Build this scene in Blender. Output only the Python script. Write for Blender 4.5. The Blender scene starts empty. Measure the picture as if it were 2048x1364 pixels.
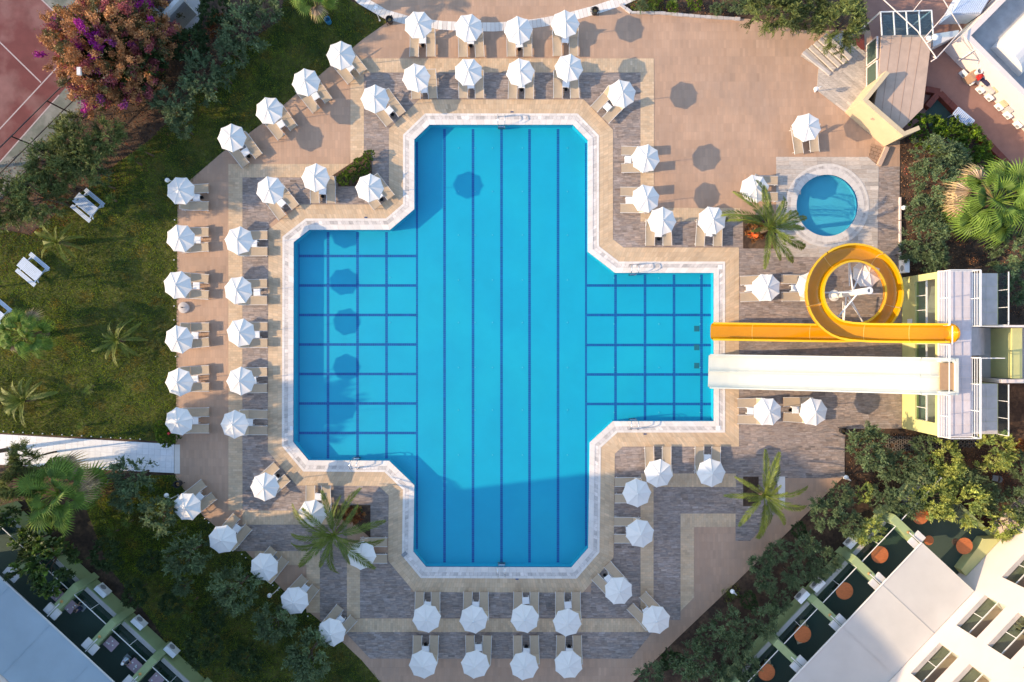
import bpy, math, random
import numpy as np
from mathutils import Vector, Matrix
from mathutils.geometry import tessellate_polygon
random.seed(7); rng = np.random.default_rng(7)
R = math.radians
scene = bpy.context.scene
C = scene.collection

# ------------------------------------------------------------------ camera, sky, sun, exposure
CAMH = 50.0; PXM = 27.0
cd = bpy.data.cameras.new('camera'); cam = bpy.data.objects.new('camera', cd); C.objects.link(cam)
cam.location = (0, 0, CAMH); cam.rotation_euler = (0, 0, 0)
cd.sensor_width = 36; cd.lens = 36 * CAMH / (2048 / PXM); cd.clip_end = 2000
scene.camera = cam
SUN_EL = R(22); SUN_AZ = math.atan2(-.992, -.124)
w = bpy.data.worlds.new('World'); scene.world = w; w.use_nodes = True
nt = w.node_tree; nt.nodes.clear()
sky = nt.nodes.new('ShaderNodeTexSky'); sky.sky_type = 'NISHITA'; sky.sun_disc = False
sky.dust_density = .7; sky.ozone_density = 1.2; sky.sun_elevation = SUN_EL; sky.sun_rotation = SUN_AZ % (2 * math.pi)
bg = nt.nodes.new('ShaderNodeBackground'); bg.inputs['Strength'].default_value = .15
wo = nt.nodes.new('ShaderNodeOutputWorld')
nt.links.new(sky.outputs[0], bg.inputs[0]); nt.links.new(bg.outputs[0], wo.inputs[0])
sd = bpy.data.lights.new('sun', 'SUN'); sd.energy = 2.65; sd.angle = R(.5); sd.color = (1, .74, .455)
sun = bpy.data.objects.new('sun', sd); C.objects.link(sun)
tosun = Vector((-.992 * math.cos(SUN_EL), -.124 * math.cos(SUN_EL), math.sin(SUN_EL)))
sun.rotation_euler = tosun.to_track_quat('Z', 'Y').to_euler(); sun.location = (-60, -10, 40)
scene.view_settings.view_transform = 'Standard'; scene.view_settings.look = 'None'
scene.view_settings.exposure = 1.5; scene.view_settings.gamma = 1
scene.view_settings.use_curve_mapping = False
scene.cycles.max_bounces = 6; scene.cycles.transparent_max_bounces = 12

# ------------------------------------------------------------------ helpers
def P(x, y, z=0.0):
    k = (CAMH - z) / CAMH / PXM
    return Vector(((x - 1024) * k, (682 - y) * k, z))
def P2(x, y, z=0.0):
    v = P(x, y, z); return (v.x, v.y)
def tag(o, label=None, cat=None, group=None, kind=None):
    if label: o['label'] = label
    if cat: o['category'] = cat
    if group: o['group'] = group
    if kind: o['kind'] = kind
    return o
def empty(name, loc=(0, 0, 0), rz=0, label=None, cat=None, group=None, kind=None, scale=1):
    o = bpy.data.objects.new(name, None); C.objects.link(o)
    o.location = loc; o.rotation_euler = (0, 0, rz); o.empty_display_size = .2
    o.scale = (scale,) * 3 if not hasattr(scale, '__len__') else scale
    return tag(o, label, cat, group, kind)
def link(name, me, parent=None, loc=(0, 0, 0), rot=(0, 0, 0), kind=None):
    o = bpy.data.objects.new(name, me); C.objects.link(o); o.parent = parent
    o.location = loc; o.rotation_euler = rot
    if kind: o['kind'] = kind
    return o
def copy_tree(o, parent=None):
    c = o.copy(); C.objects.link(c); c.parent = parent
    for ch in list(o.children): copy_tree(ch, c)
    return c

class MB:
    def __init__(s): s.v = []; s.f = []; s.t = []; s.m = []
    def face(s, pts, tint=(1, 1, 1), mi=0):
        n = len(s.v); s.v += [tuple(p) for p in pts]; s.t += [tint] * len(pts)
        s.f.append(tuple(range(n, n + len(pts)))); s.m.append(mi)
    def box(s, x0, x1, y0, y1, z0, z1, tint=(1, 1, 1), M=None, mi=0):
        p = [(x0, y0, z0), (x1, y0, z0), (x1, y1, z0), (x0, y1, z0), (x0, y0, z1), (x1, y0, z1), (x1, y1, z1), (x0, y1, z1)]
        if M is not None: p = [tuple(M @ Vector(q)) for q in p]
        n = len(s.v); s.v += p; s.t += [tint] * 8
        s.f += [tuple(n + i for i in q) for q in ((0, 3, 2, 1), (4, 5, 6, 7), (0, 1, 5, 4), (1, 2, 6, 5), (2, 3, 7, 6), (3, 0, 4, 7))]
        s.m += [mi] * 6; return s
    def prism(s, poly, z0, z1, tint=(1, 1, 1), mi=0, bottom=False):
        a = sum(poly[i][0] * poly[(i + 1) % len(poly)][1] - poly[(i + 1) % len(poly)][0] * poly[i][1] for i in range(len(poly)))
        if a < 0: poly = poly[::-1]
        n = len(s.v); k = len(poly)
        s.v += [(p[0], p[1], z1) for p in poly] + [(p[0], p[1], z0) for p in poly]; s.t += [tint] * (2 * k)
        s.f.append(tuple(range(n, n + k))); s.m.append(mi)
        if bottom: s.f.append(tuple(range(n + 2 * k - 1, n + k - 1, -1))); s.m.append(mi)
        for i in range(k):
            j = (i + 1) % k; s.f.append((n + i, n + k + i, n + k + j, n + j)); s.m.append(mi)
        return s
    def bar(s, a, b, w_, h_, tint=(1, 1, 1), mi=0):   # box beam from a to b
        a = Vector(a); b = Vector(b); d = b - a; L = d.length
        if L < 1e-6: return s
        M = Matrix.Translation(a) @ d.to_track_quat('X', 'Z').to_matrix().to_4x4()
        return s.box(0, L, -w_ / 2, w_ / 2, -h_ / 2, h_ / 2, tint, M, mi)
    def tube(s, pts, r, n=8, tint=(1, 1, 1), cap=True, mi=0):
        pts = [Vector(p) for p in pts]; rr = r if hasattr(r, '__len__') else [r] * len(pts); base = len(s.v)
        for i, p in enumerate(pts):
            d = (pts[min(i + 1, len(pts) - 1)] - pts[max(i - 1, 0)]).normalized()
            u = d.orthogonal() if abs(d.z) > .95 else d.cross(Vector((0, 0, 1)))
            if abs(d.z) > .95: u = Vector((0, 1, 0)).cross(d)
            u.normalize(); v = d.cross(u)
            for k in range(n):
                a = 2 * math.pi * k / n; s.v.append(tuple(p + (u * math.cos(a) + v * math.sin(a)) * rr[i])); s.t.append(tint)
        for i in range(len(pts) - 1):
            for k in range(n):
                a = base + i * n + k; b = base + i * n + (k + 1) % n; s.f.append((a, b, b + n, a + n)); s.m.append(mi)
        if cap:
            s.f.append(tuple(base + k for k in range(n))[::-1]); s.m.append(mi)
            e = base + (len(pts) - 1) * n; s.f.append(tuple(e + k for k in range(n))); s.m.append(mi)
        return s
    def lathe(s, prof, c=(0, 0, 0), n=16, tint=(1, 1, 1), mi=0):
        base = len(s.v)
        for (r, z) in prof:
            for k in range(n):
                a = 2 * math.pi * k / n; s.v.append((c[0] + r * math.cos(a), c[1] + r * math.sin(a), c[2] + z)); s.t.append(tint)
        for i in range(len(prof) - 1):
            for k in range(n):
                a = base + i * n + k; b = base + i * n + (k + 1) % n; s.f.append((a, b, b + n, a + n)); s.m.append(mi)
        s.f.append(tuple(base + k for k in range(n))[::-1]); s.m.append(mi)
        e = base + (len(prof) - 1) * n; s.f.append(tuple(e + k for k in range(n))); s.m.append(mi)
        return s
    def mesh(s, name, mats, smooth=False):
        me = bpy.data.meshes.new(name); me.from_pydata(s.v, [], s.f)
        for m in (mats if isinstance(mats, (list, tuple)) else [mats]): me.materials.append(m)
        ca = me.color_attributes.new('tint', 'FLOAT_COLOR', 'POINT')
        arr = np.ones((len(s.v), 4), np.float32); arr[:, :3] = np.array(s.t, np.float32).reshape(-1, 3); ca.data.foreach_set('color', arr.ravel())
        if isinstance(mats, (list, tuple)) and len(mats) > 1: me.polygons.foreach_set('material_index', s.m)
        if smooth: me.polygons.foreach_set('use_smooth', [True] * len(me.polygons))
        me.update(); return me
    def build(s, name, mats, parent=None, loc=(0, 0, 0), rot=(0, 0, 0), smooth=False, kind=None):
        return link(name, s.mesh(name, mats, smooth), parent, loc, rot, kind)
def struct(name, mb, mat, kind='structure', label=None):
    o = mb.build(name, mat); o['kind'] = kind
    if label: o['label'] = label
    return o

def np_mesh(name, V, F, mat, tint=None):      # V (n,3), F (m,4) arrays
    me = bpy.data.meshes.new(name); me.vertices.add(len(V)); me.vertices.foreach_set('co', V.astype(np.float32).ravel())
    m = len(F); k = F.shape[1]
    me.loops.add(m * k); me.loops.foreach_set('vertex_index', F.astype(np.int32).ravel())
    me.polygons.add(m); me.polygons.foreach_set('loop_start', np.arange(0, m * k, k, dtype=np.int32)); me.polygons.foreach_set('loop_total', np.full(m, k, np.int32))
    me.materials.append(mat)
    me.update(calc_edges=True)
    ca = me.color_attributes.new('tint', 'FLOAT_COLOR', 'POINT')
    a = np.ones((len(V), 4), np.float32)
    if tint is not None: a[:, :3] = tint
    ca.data.foreach_set('color', a.ravel()); return me

# ------------------------------------------------------------------ materials
def mat(name, col, rough=.7, noise=.12, nscale=3.0, bump=0, bscale=40, metal=0, spec=.4, tint=False, rand=0, trans=0, stretch=None, coat=0, col2=None, c2scale=1.5, c2lo=.45, c2hi=.6, tmul=1):
    m = bpy.data.materials.new(name); m.use_nodes = True; t = m.node_tree; N = t.nodes; L = t.links
    b = N['Principled BSDF']; b.inputs['Roughness'].default_value = rough; b.inputs['Metallic'].default_value = metal
    b.inputs['Specular IOR Level'].default_value = spec; b.inputs['Coat Weight'].default_value = coat
    geo = N.new('ShaderNodeNewGeometry'); pos = geo.outputs['Position']
    if stretch:
        mp = N.new('ShaderNodeMapping'); mp.inputs['Scale'].default_value = stretch; L.new(pos, mp.inputs[0]); pos = mp.outputs[0]
    rgb = N.new('ShaderNodeRGB'); rgb.outputs[0].default_value = (*col, 1); out = rgb.outputs[0]
    if col2:
        n2 = N.new('ShaderNodeTexNoise'); n2.inputs['Scale'].default_value = c2scale; n2.inputs['Detail'].default_value = 6; L.new(pos, n2.inputs['Vector'])
        cr = N.new('ShaderNodeMapRange'); cr.inputs['From Min'].default_value = c2lo; cr.inputs['From Max'].default_value = c2hi; L.new(n2.outputs[0], cr.inputs[0])
        mx = N.new('ShaderNodeMix'); mx.data_type = 'RGBA'; L.new(cr.outputs[0], mx.inputs[0]); L.new(out, mx.inputs[6]); mx.inputs[7].default_value = (*col2, 1); out = mx.outputs[2]
    def mul(out, facsock, lo, hi, f0=0, f1=1):
        mr = N.new('ShaderNodeMapRange'); mr.inputs['From Min'].default_value = f0; mr.inputs['From Max'].default_value = f1
        mr.inputs['To Min'].default_value = lo; mr.inputs['To Max'].default_value = hi; L.new(facsock, mr.inputs[0])
        v = N.new('ShaderNodeVectorMath'); v.operation = 'SCALE'; L.new(out, v.inputs[0]); L.new(mr.outputs[0], v.inputs['Scale']); return v.outputs[0]
    if noise:
        n1 = N.new('ShaderNodeTexNoise'); n1.inputs['Scale'].default_value = nscale; n1.inputs['Detail'].default_value = 8; n1.inputs['Roughness'].default_value = .6
        L.new(pos, n1.inputs['Vector']); out = mul(out, n1.outputs[0], 1 - noise, 1 + noise, .3, .7)
    if rand:
        oi = N.new('ShaderNodeObjectInfo'); out = mul(out, oi.outputs['Random'], 1 - rand, 1 + rand)
    if tint:
        at = N.new('ShaderNodeAttribute'); at.attribute_name = 'tint'
        v = N.new('ShaderNodeVectorMath'); v.operation = 'MULTIPLY'; L.new(out, v.inputs[0]); L.new(at.outputs['Color'], v.inputs[1]); out = v.outputs[0]
    L.new(out, b.inputs['Base Color'])
    if bump:
        nb = N.new('ShaderNodeTexNoise'); nb.inputs['Scale'].default_value = bscale; nb.inputs['Detail'].default_value = 5; L.new(pos, nb.inputs['Vector'])
        bp = N.new('ShaderNodeBump'); bp.inputs['Strength'].default_value = bump; bp.inputs['Distance'].default_value = .03; L.new(nb.outputs[0], bp.inputs['Height']); L.new(bp.outputs[0], b.inputs['Normal'])
    if trans:
        tr = N.new('ShaderNodeBsdfTranslucent'); L.new(out, tr.inputs[0]); ms = N.new('ShaderNodeMixShader'); ms.inputs[0].default_value = trans
        L.new(b.outputs[0], ms.inputs[1]); L.new(tr.outputs[0], ms.inputs[2]); L.new(ms.outputs[0], N['Material Output'].inputs[0])
    return m
M = {}
M['soil'] = mat('soil', (.050, .030, .020), .95, .45, 4, .6, 20, col2=(.10, .060, .036), c2scale=.9)
M['litter'] = mat('litter', (.20, .10, .045), .95, .4, 8, .5, 30, col2=(.08, .06, .02), c2scale=1.2)
M['lawn'] = mat('lawn', (.030, .048, .008), .95, .5, 2.2, .8, 30, col2=(.10, .10, .022), c2scale=.5, c2lo=.42, c2hi=.62)
M['grass'] = mat('grass', (.15, .205, .018), .8, .4, 1.2, tint=True, trans=.3)
M['pink'] = mat('pink_tile', (.425, .275, .185), .7, .09, .5, .25, 30, tint=True, col2=(.375, .25, .175), c2scale=.3, c2lo=.5, c2hi=.68)
M['tan'] = mat('tan_tile', (.54, .395, .255), .7, .12, .9, .2, 30, tint=True)
M['slate'] = mat('slate_tile', (.28, .225, .195), .7, .36, 2.6, .5, 12, tint=True, stretch=(1, 4, 1))
M['white_st'] = mat('white_stone', (.68, .625, .57), .6, .07, 2.5, .1, 30, tint=True)
M['gutter'] = mat('gutter_stone', (.58, .53, .49), .7, .2, 2.5, .3, 30, tint=True)
M['plank'] = mat('light_plank', (.46, .40, .345), .7, .2, 3, .2, 30, tint=True, stretch=(1, 4, 1))
M['grout'] = mat('grout', (.35, .235, .17), .9, .15, 3)
M['slate_g'] = mat('slate_grout', (.20, .155, .14), .9, .15, 3)
M['path_t'] = mat('white_path_tile', (.72, .72, .73), .4, .06, 4, tint=True)
M['path_g'] = mat('path_grout', (.52, .52, .54), .8, .1, 4)
M['pool'] = mat('pool_tile', (.001, .345, .48), .5, .05, .35, col2=(.003, .37, .475), c2scale=.16, c2lo=.45, c2hi=.7)
M['inlet'] = mat('inlet_plastic', (.05, .42, .52), .5, .05)
M['drain'] = mat('drain_grate', (.01, .13, .17), .6, .1)
M['poolline'] = mat('pool_line_tile', (.001, .09, .29), .5, .06, 12, tint=True)
M['pool2'] = mat('paddling_tile', (.06, .38, .48), .5, .05, .5)
M['pdark'] = mat('dark_pool_tile', (.01, .05, .16), .4, .1, 4)
M['canopy'] = mat('canopy_cloth', (.76, .73, .69), .9, .03, 3, .05, 60, trans=.12, rand=.03)
M['white'] = mat('white_plastic', (.76, .76, .76), .35, .03, 5)
M['whitem'] = mat('white_metal', (.66, .65, .63), .4, .03, 5)
M['sling'] = mat('tan_sling', (.44, .34, .235), .85, .05, 6, .2, 200, rand=.06)
M['sling2'] = mat('brown_frame', (.36, .23, .15), .6, .05, 6)
M['black'] = mat('black_plastic', (.02, .02, .022), .5, .1, 5)
M['chrome'] = mat('chrome', (.6, .6, .6), .2, 0, 5, metal=1)
M['yellow'] = mat('yellow_fibreglass', (.60, .27, .003), .22, .05, 1.5, coat=.4)
M['white_sl'] = mat('white_fibreglass', (.62, .63, .55), .3, .04, 1.5, coat=.3)
M['seam'] = mat('seam', (.85, .60, .15), .5, 0)
M['tanpad'] = mat('tan_pad', (.40, .25, .14), .8, .08, 4)
M['lime'] = mat('lime_wall', (.47, .46, .20), .85, .06, 1.5, .1, 30)
M['green_w'] = mat('green_wall', (.28, .35, .17), .85, .07, 1.5, .1, 30)
M['cream'] = mat('cream_wall', (.66, .56, .51), .85, .04, .8, .08, 30)
M['ivory'] = mat('ivory_wall', (.52, .41, .26), .85, .06, 1.2, .08, 30)
M['wwall'] = mat('white_wall', (.60, .58, .56), .85, .07, 1.0, .08, 30)
M['conc'] = mat('pale_concrete', (.47, .43, .41), .85, .12, 1.5, .2, 20)
M['beige_r'] = mat('beige_roof', (.46, .33, .25), .8, .1, 1.4, .1, 20, tint=True)
M['roofg'] = mat('grey_roof', (.36, .36, .36), .9, .25, .8, .2, 10)
M['deck'] = mat('deck_floor', (.52, .475, .49), .7, .08, 2, tint=True)
M['turf'] = mat('dark_turf', (.05, .078, .062), .95, .2, 30, .3, 80)
M['awn_shade'] = mat('shaded_awning_cloth', (.45, .55, .62), .8, .06, .5, .05, 30, trans=.15)  # copy of the white awning cloth with the blue of deep shade put in
M['awn'] = mat('awning_cloth', (.56, .545, .52), .8, .05, .6, .05, 30, trans=.15)
M['dglass'] = None
M['tw'] = mat('orange_wood', (.42, .125, .04), .45, .25, 6, stretch=(1, 6, 1))
M['redt'] = mat('red_tile', (.16, .035, .02), .6, .2, 3)
M['rosy'] = mat('rosy_tile', (.27, .145, .11), .75, .1, 1.5, .1, 20, tint=True)
M['court'] = mat('court_red', (.125, .035, .035), .95, .14, 1.1, .3, 60, col2=(.18, .085, .08), c2scale=.35)
M['courtg'] = mat('court_green', (.12, .13, .11), .95, .15, 2, .3, 60, col2=(.19, .19, .17), c2scale=.8)
M['line'] = mat('line_paint', (.36, .30, .30), .8, .2, 6)
M['steel'] = mat('dark_steel', (.05, .035, .03), .6, .1, 5)
M['bluew'] = mat('blue_white_paint', (.46, .54, .66), .5, .05, 5)
M['paver'] = mat('old_paver', (.15, .135, .12), .9, .2, 3)
M['bark'] = mat('bark', (.09, .065, .045), .95, .3, 8, .6, 30)
M['bark2'] = mat('palm_bark', (.12, .08, .05), .95, .3, 8, .6, 30)
def leafm(name, col, tr=.3, n=.2): return mat(name, col, .55, n, 1.2, tint=True, trans=tr, spec=.3)
M['olive'] = leafm('olive_leaf', (.125, .18, .085))
M['willow'] = leafm('willow_leaf', (.14, .17, .05))
M['broad'] = leafm('broad_leaf', (.05, .085, .022))
M['dark'] = leafm('dark_leaf', (.045, .075, .022))
M['citrus'] = leafm('citrus_leaf', (.09, .15, .014))
M['bougl'] = leafm('bougainvillea_leaf', (1, 1, 1), .25, .1)
M['palm'] = leafm('palm_leaf', (.105, .15, .03), .25)
M['fan'] = leafm('fan_leaf', (.14, .22, .04), .35)
M['dead'] = leafm('dead_leaf', (.36, .26, .17), .25)
M['yucca'] = leafm('yucca_leaf', (.13, .19, .04), .3)
M['red'] = mat('red_paint', (.45, .02, .02), .5, .05)
M['orangef'] = mat('orange_flower', (.75, .13, .02), .6, .1)
M['skin'] = mat('skin', (.42, .24, .16), .6, .03)
M['hair'] = mat('hair', (.03, .02, .015), .8, .2, 20)
M['navy'] = mat('navy_cloth', (.03, .03, .07), .9, .1)
M['shirt'] = mat('white_shirt', (.62, .66, .75), .9, .05)
M['pinkc'] = mat('pink_cloth', (.42, .30, .34), .9, .08)
M['gold'] = mat('brass', (.55, .30, .10), .35, .05, metal=.6)
M['greyc'] = mat('grey_plastic', (.25, .26, .27), .6, .08)
M['bluep'] = mat('blue_pipe', (.03, .16, .28), .4, .1)
def glass(name, col, alpha):
    m = bpy.data.materials.new(name); m.use_nodes = True; t = m.node_tree; N = t.nodes; L = t.links; N.clear()
    o = N.new('ShaderNodeOutputMaterial'); tr = N.new('ShaderNodeBsdfTransparent'); tr.inputs[0].default_value = (*col, 1)
    g = N.new('ShaderNodeBsdfGlossy'); g.inputs['Roughness'].default_value = .03; g.inputs[0].default_value = (1, 1, 1, 1)
    fr = N.new('ShaderNodeFresnel'); fr.inputs[0].default_value = 1.45; mx = N.new('ShaderNodeMixShader')
    ge = N.new('ShaderNodeNewGeometry'); sb = N.new('ShaderNodeMath'); sb.operation = 'SUBTRACT'; sb.inputs[0].default_value = 1; L.new(ge.outputs['Backfacing'], sb.inputs[1])
    ml = N.new('ShaderNodeMath'); ml.operation = 'MULTIPLY'; L.new(fr.outputs[0], ml.inputs[0]); L.new(sb.outputs[0], ml.inputs[1])
    L.new(ml.outputs[0], mx.inputs[0]); L.new(tr.outputs[0], mx.inputs[1]); L.new(g.outputs[0], mx.inputs[2]); L.new(mx.outputs[0], o.inputs[0])
    return m, N, L, g, fr
M['glass'] = glass('green_glass', (.70, .82, .78), 0)[0]
M['glassc'] = glass('clear_glass', (.62, .75, .80), 0)[0]
m_, N_, L_, g_, f_ = glass('pool_water', (.86, .95, .98), 0); f_.inputs[0].default_value = 1.33
nz = N_.new('ShaderNodeTexNoise'); nz.inputs['Scale'].default_value = 1.6; nz.inputs['Detail'].default_value = 3
gp = N_.new('ShaderNodeNewGeometry'); L_.new(gp.outputs['Position'], nz.inputs['Vector'])
bp_ = N_.new('ShaderNodeBump'); bp_.inputs['Strength'].default_value = .25; bp_.inputs['Distance'].default_value = .05; L_.new(nz.outputs[0], bp_.inputs['Height'])
L_.new(bp_.outputs[0], g_.inputs['Normal']); L_.new(bp_.outputs[0], f_.inputs['Normal'])
M['water'] = m_

# ------------------------------------------------------------------ paving tools
def clip(poly, conv):
    out = poly; n = len(conv)
    for i in range(n):
        ax, ay = conv[i]; bx, by = conv[(i + 1) % n]; inp = out; out = []
        if not inp: return []
        ex, ey = bx - ax, by - ay
        def side(p): return ex * (p[1] - ay) - ey * (p[0] - ax)
        for j in range(len(inp)):
            p = inp[j]; q = inp[(j + 1) % len(inp)]; sp = side(p); sq = side(q)
            if sp >= 0: out.append(p)
            if (sp > 0 and sq < 0) or (sp < 0 and sq > 0):
                t = sp / (sp - sq); out.append((p[0] + (q[0] - p[0]) * t, p[1] + (q[1] - p[1]) * t))
    return out
def area(p): return .5 * sum(p[i][0] * p[(i + 1) % len(p)][1] - p[(i + 1) % len(p)][0] * p[i][1] for i in range(len(p)))
def ccw(p): return p if area(p) > 0 else p[::-1]
def inside(p, poly):
    x, y = p; r = False; n = len(poly)
    for i in range(n):
        x0, y0 = poly[i]; x1, y1 = poly[(i + 1) % n]
        if (y0 > y) != (y1 > y) and x < (x1 - x0) * (y - y0) / (y1 - y0) + x0: r = not r
    return r
def tile_polys(conv, tw, th, gap, rot=0, stag=.5, origin=(0, 0)):
    conv = ccw(conv); ca, sa = math.cos(rot), math.sin(rot)
    loc = [((x - origin[0]) * ca + (y - origin[1]) * sa, -(x - origin[0]) * sa + (y - origin[1]) * ca) for x, y in conv]
    x0 = min(p[0] for p in loc); x1 = max(p[0] for p in loc); y0 = min(p[1] for p in loc); y1 = max(p[1] for p in loc)
    res = []
    for j in range(int(math.floor(y0 / th)), int(math.ceil(y1 / th)) + 1):
        off = (j % 2) * stag * tw + (.13 * tw * ((j * 7) % 5) if stag not in (0, .5) else 0)
        for i in range(int(math.floor(x0 / tw)) - 1, int(math.ceil(x1 / tw)) + 1):
            q = [(i * tw + off + gap / 2, j * th + gap / 2), ((i + 1) * tw + off - gap / 2, j * th + gap / 2), ((i + 1) * tw + off - gap / 2, (j + 1) * th - gap / 2), (i * tw + off + gap / 2, (j + 1) * th - gap / 2)]
            c = clip(q, loc)
            if len(c) >= 3 and area(c) > .15 * tw * th * .3:
                res.append([(origin[0] + x * ca - y * sa, origin[1] + x * sa + y * ca) for x, y in c])
    return res
def ctr(p): return (sum(q[0] for q in p) / len(p), sum(q[1] for q in p) / len(p))
def lay(name, part, polys, z, mt, grout, tintf, nind=0, thick=.006, outline=None, hole=None, label=None):
    """a paved sheet: a bed of grout and its tiles, the first nind of them objects of their own"""
    bed = MB()
    for o in outline:
        if hole and o is outline[0]:
            tri = tessellate_polygon([[Vector((p[0], p[1], 0)) for p in o]] + [[Vector((p[0], p[1], 0)) for p in h] for h in hole])
            allp = list(o) + [p for h in hole for p in h]; n = len(bed.v)
            bed.v += [(p[0], p[1], z) for p in allp]; bed.t += [(1, 1, 1)] * len(allp)
            for t in tri:
                a, b, c_ = (allp[k] for k in t); t = t if area([a, b, c_]) > 0 else t[::-1]
                bed.f.append(tuple(n + k for k in t)); bed.m.append(0)
        else:
            bed.face([(p[0], p[1], z) for p in ccw(o)])
    st = struct(name, bed, grout, label=label)
    polys = sorted(polys, key=lambda p: -round(area(ccw(p)), 3)) if nind else polys
    rest = MB()
    for i, p in enumerate(polys):
        t = tintf(ctr(p)); zz = z + thick + random.uniform(-.0012, .0012)
        if i < nind: MB().prism(p, z - .001, zz, t).build(part, mt, st)
        else: rest.prism(p, z - .001, zz, t)
    if rest.v: rest.build(part + '_field', mt, st, kind='stuff')
    return st
def rtint(v, warm=0.0, blk=0, bv=0, seed=0):
    cache = {}
    def f(c):
        g = random.gauss(1, v)
        if blk:
            k = (math.floor(c[0] / blk), math.floor(c[1] / blk))
            if k not in cache: cache[k] = random.Random(hash(k) + seed).gauss(1, bv)
            g *= cache[k]
        wv = random.uniform(-warm, warm); g = max(.5, min(1.5, g))
        return (g * (1 + wv), g, g * (1 - wv))
    return f
def rect(a, b, c_, d): return [P2(a, b), P2(c_, b), P2(c_, d), P2(a, d)]
def poly(*pts): return [P2(*p) for p in pts]

POOL = ccw([P2(*p) for p in [(859, 249), (1146, 249), (1176, 280), (1176, 503), (1230, 545), (1428, 545), (1428, 843), (1226, 843), (1180, 885),
    (1177, 1096), (1143, 1135), (852, 1134), (826, 1103), (828, 970), (778, 922), (617, 921), (586, 884), (587, 484), (619, 459), (780, 459), (828, 418), (828, 279)]])
def offset(pl, d):        # outward offset of a ccw polygon, mitred
    n = len(pl); out = []
    for i in range(n):
        a = Vector(pl[i - 1]); b = Vector(pl[i]); c_ = Vector(pl[(i + 1) % n])
        e1 = (b - a).normalized(); e2 = (c_ - b).normalized(); n1 = Vector((e1.y, -e1.x)); n2 = Vector((e2.y, -e2.x))
        m = (n1 + n2); m = m / (1 + n1.dot(n2)); out.append(tuple(b + m * d))
    return out
WO = 22 / PXM; TO = 50 / PXM
HOLE = offset(POOL, .4); RING_MID = offset(POOL, 30 / PXM)
PC = P2(1654, 411); PR = 62 / PXM
def circ(r, n=48, c=PC): return [(c[0] + r * math.cos(2 * math.pi * k / n), c[1] + r * math.sin(2 * math.pi * k / n)) for k in range(n)]

# ------------------------------------------------------------------ ground, lawn, courts
g = MB(); S_ = 600
hole_g = offset(POOL, .3); circ_g = circ(PR + .2)
tri = tessellate_polygon([[Vector((x, y, 0)) for x, y in ((-S_, -S_), (S_, -S_), (S_, S_), (-S_, S_))], [Vector((x, y, 0)) for x, y in hole_g], [Vector((x, y, 0)) for x, y in circ_g]])
allp = [(-S_, -S_), (S_, -S_), (S_, S_), (-S_, S_)] + hole_g + circ_g
g.v = [(x, y, -.03) for x, y in allp]; g.t = [(1, 1, 1)] * len(allp)
for t in tri:
    t = t if area([allp[k] for k in t]) > 0 else t[::-1]; g.f.append(tuple(t)); g.m.append(0)
struct('ground', g, M['soil'])
LAWNS = [poly((-300, 400), (60, 470), (120, 420), (230, 330), (300, 280), (380, 200), (460, 110), (560, 40), (580, -80), (780, -80), (700, 0), (770, 40), (775, 44), (725, 79), (643, 147), (590, 190), (526, 246), (444, 305), (400, 343), (357, 400), (355, 884), (-300, 850)),
         poly((353, 950), (406, 1032), (492, 1103), (563, 1177), (640, 1242), (723, 1320), (800, 1400), (400, 1400), (310, 1250), (215, 1130), (170, 1010), (300, 950))]
lm = MB()
for L0 in LAWNS:
    tr = tessellate_polygon([[Vector((x, y, 0)) for x, y in L0]])
    for t in tr: lm.face([(*L0[k], -.012) for k in (t if area([L0[k] for k in t]) > 0 else t[::-1])])
lawn = struct('lawn', lm, M['lawn'])
def scatter(polys, n, seed):
    r = np.random.default_rng(seed); out = []
    for pl in polys:
        xs = [p[0] for p in pl]; ys = [p[1] for p in pl]; A_ = abs(area(pl)); k = int(n * A_)
        X = np.stack([r.uniform(min(xs), max(xs), k * 4), r.uniform(min(ys), max(ys), k * 4)], 1)
        ins = np.zeros(len(X), bool)
        for i in range(len(pl)):
            x0, y0 = pl[i]; x1, y1 = pl[(i + 1) % len(pl)]
            if y0 == y1: continue
            ins ^= ((y0 > X[:, 1]) != (y1 > X[:, 1])) & (X[:, 0] < (x1 - x0) * (X[:, 1] - y0) / (y1 - y0) + x0)
        bb = (max(xs) - min(xs)) * (max(ys) - min(ys)); keep = X[ins]
        out.append(keep[:int(k)])
    return np.concatenate(out)
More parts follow.
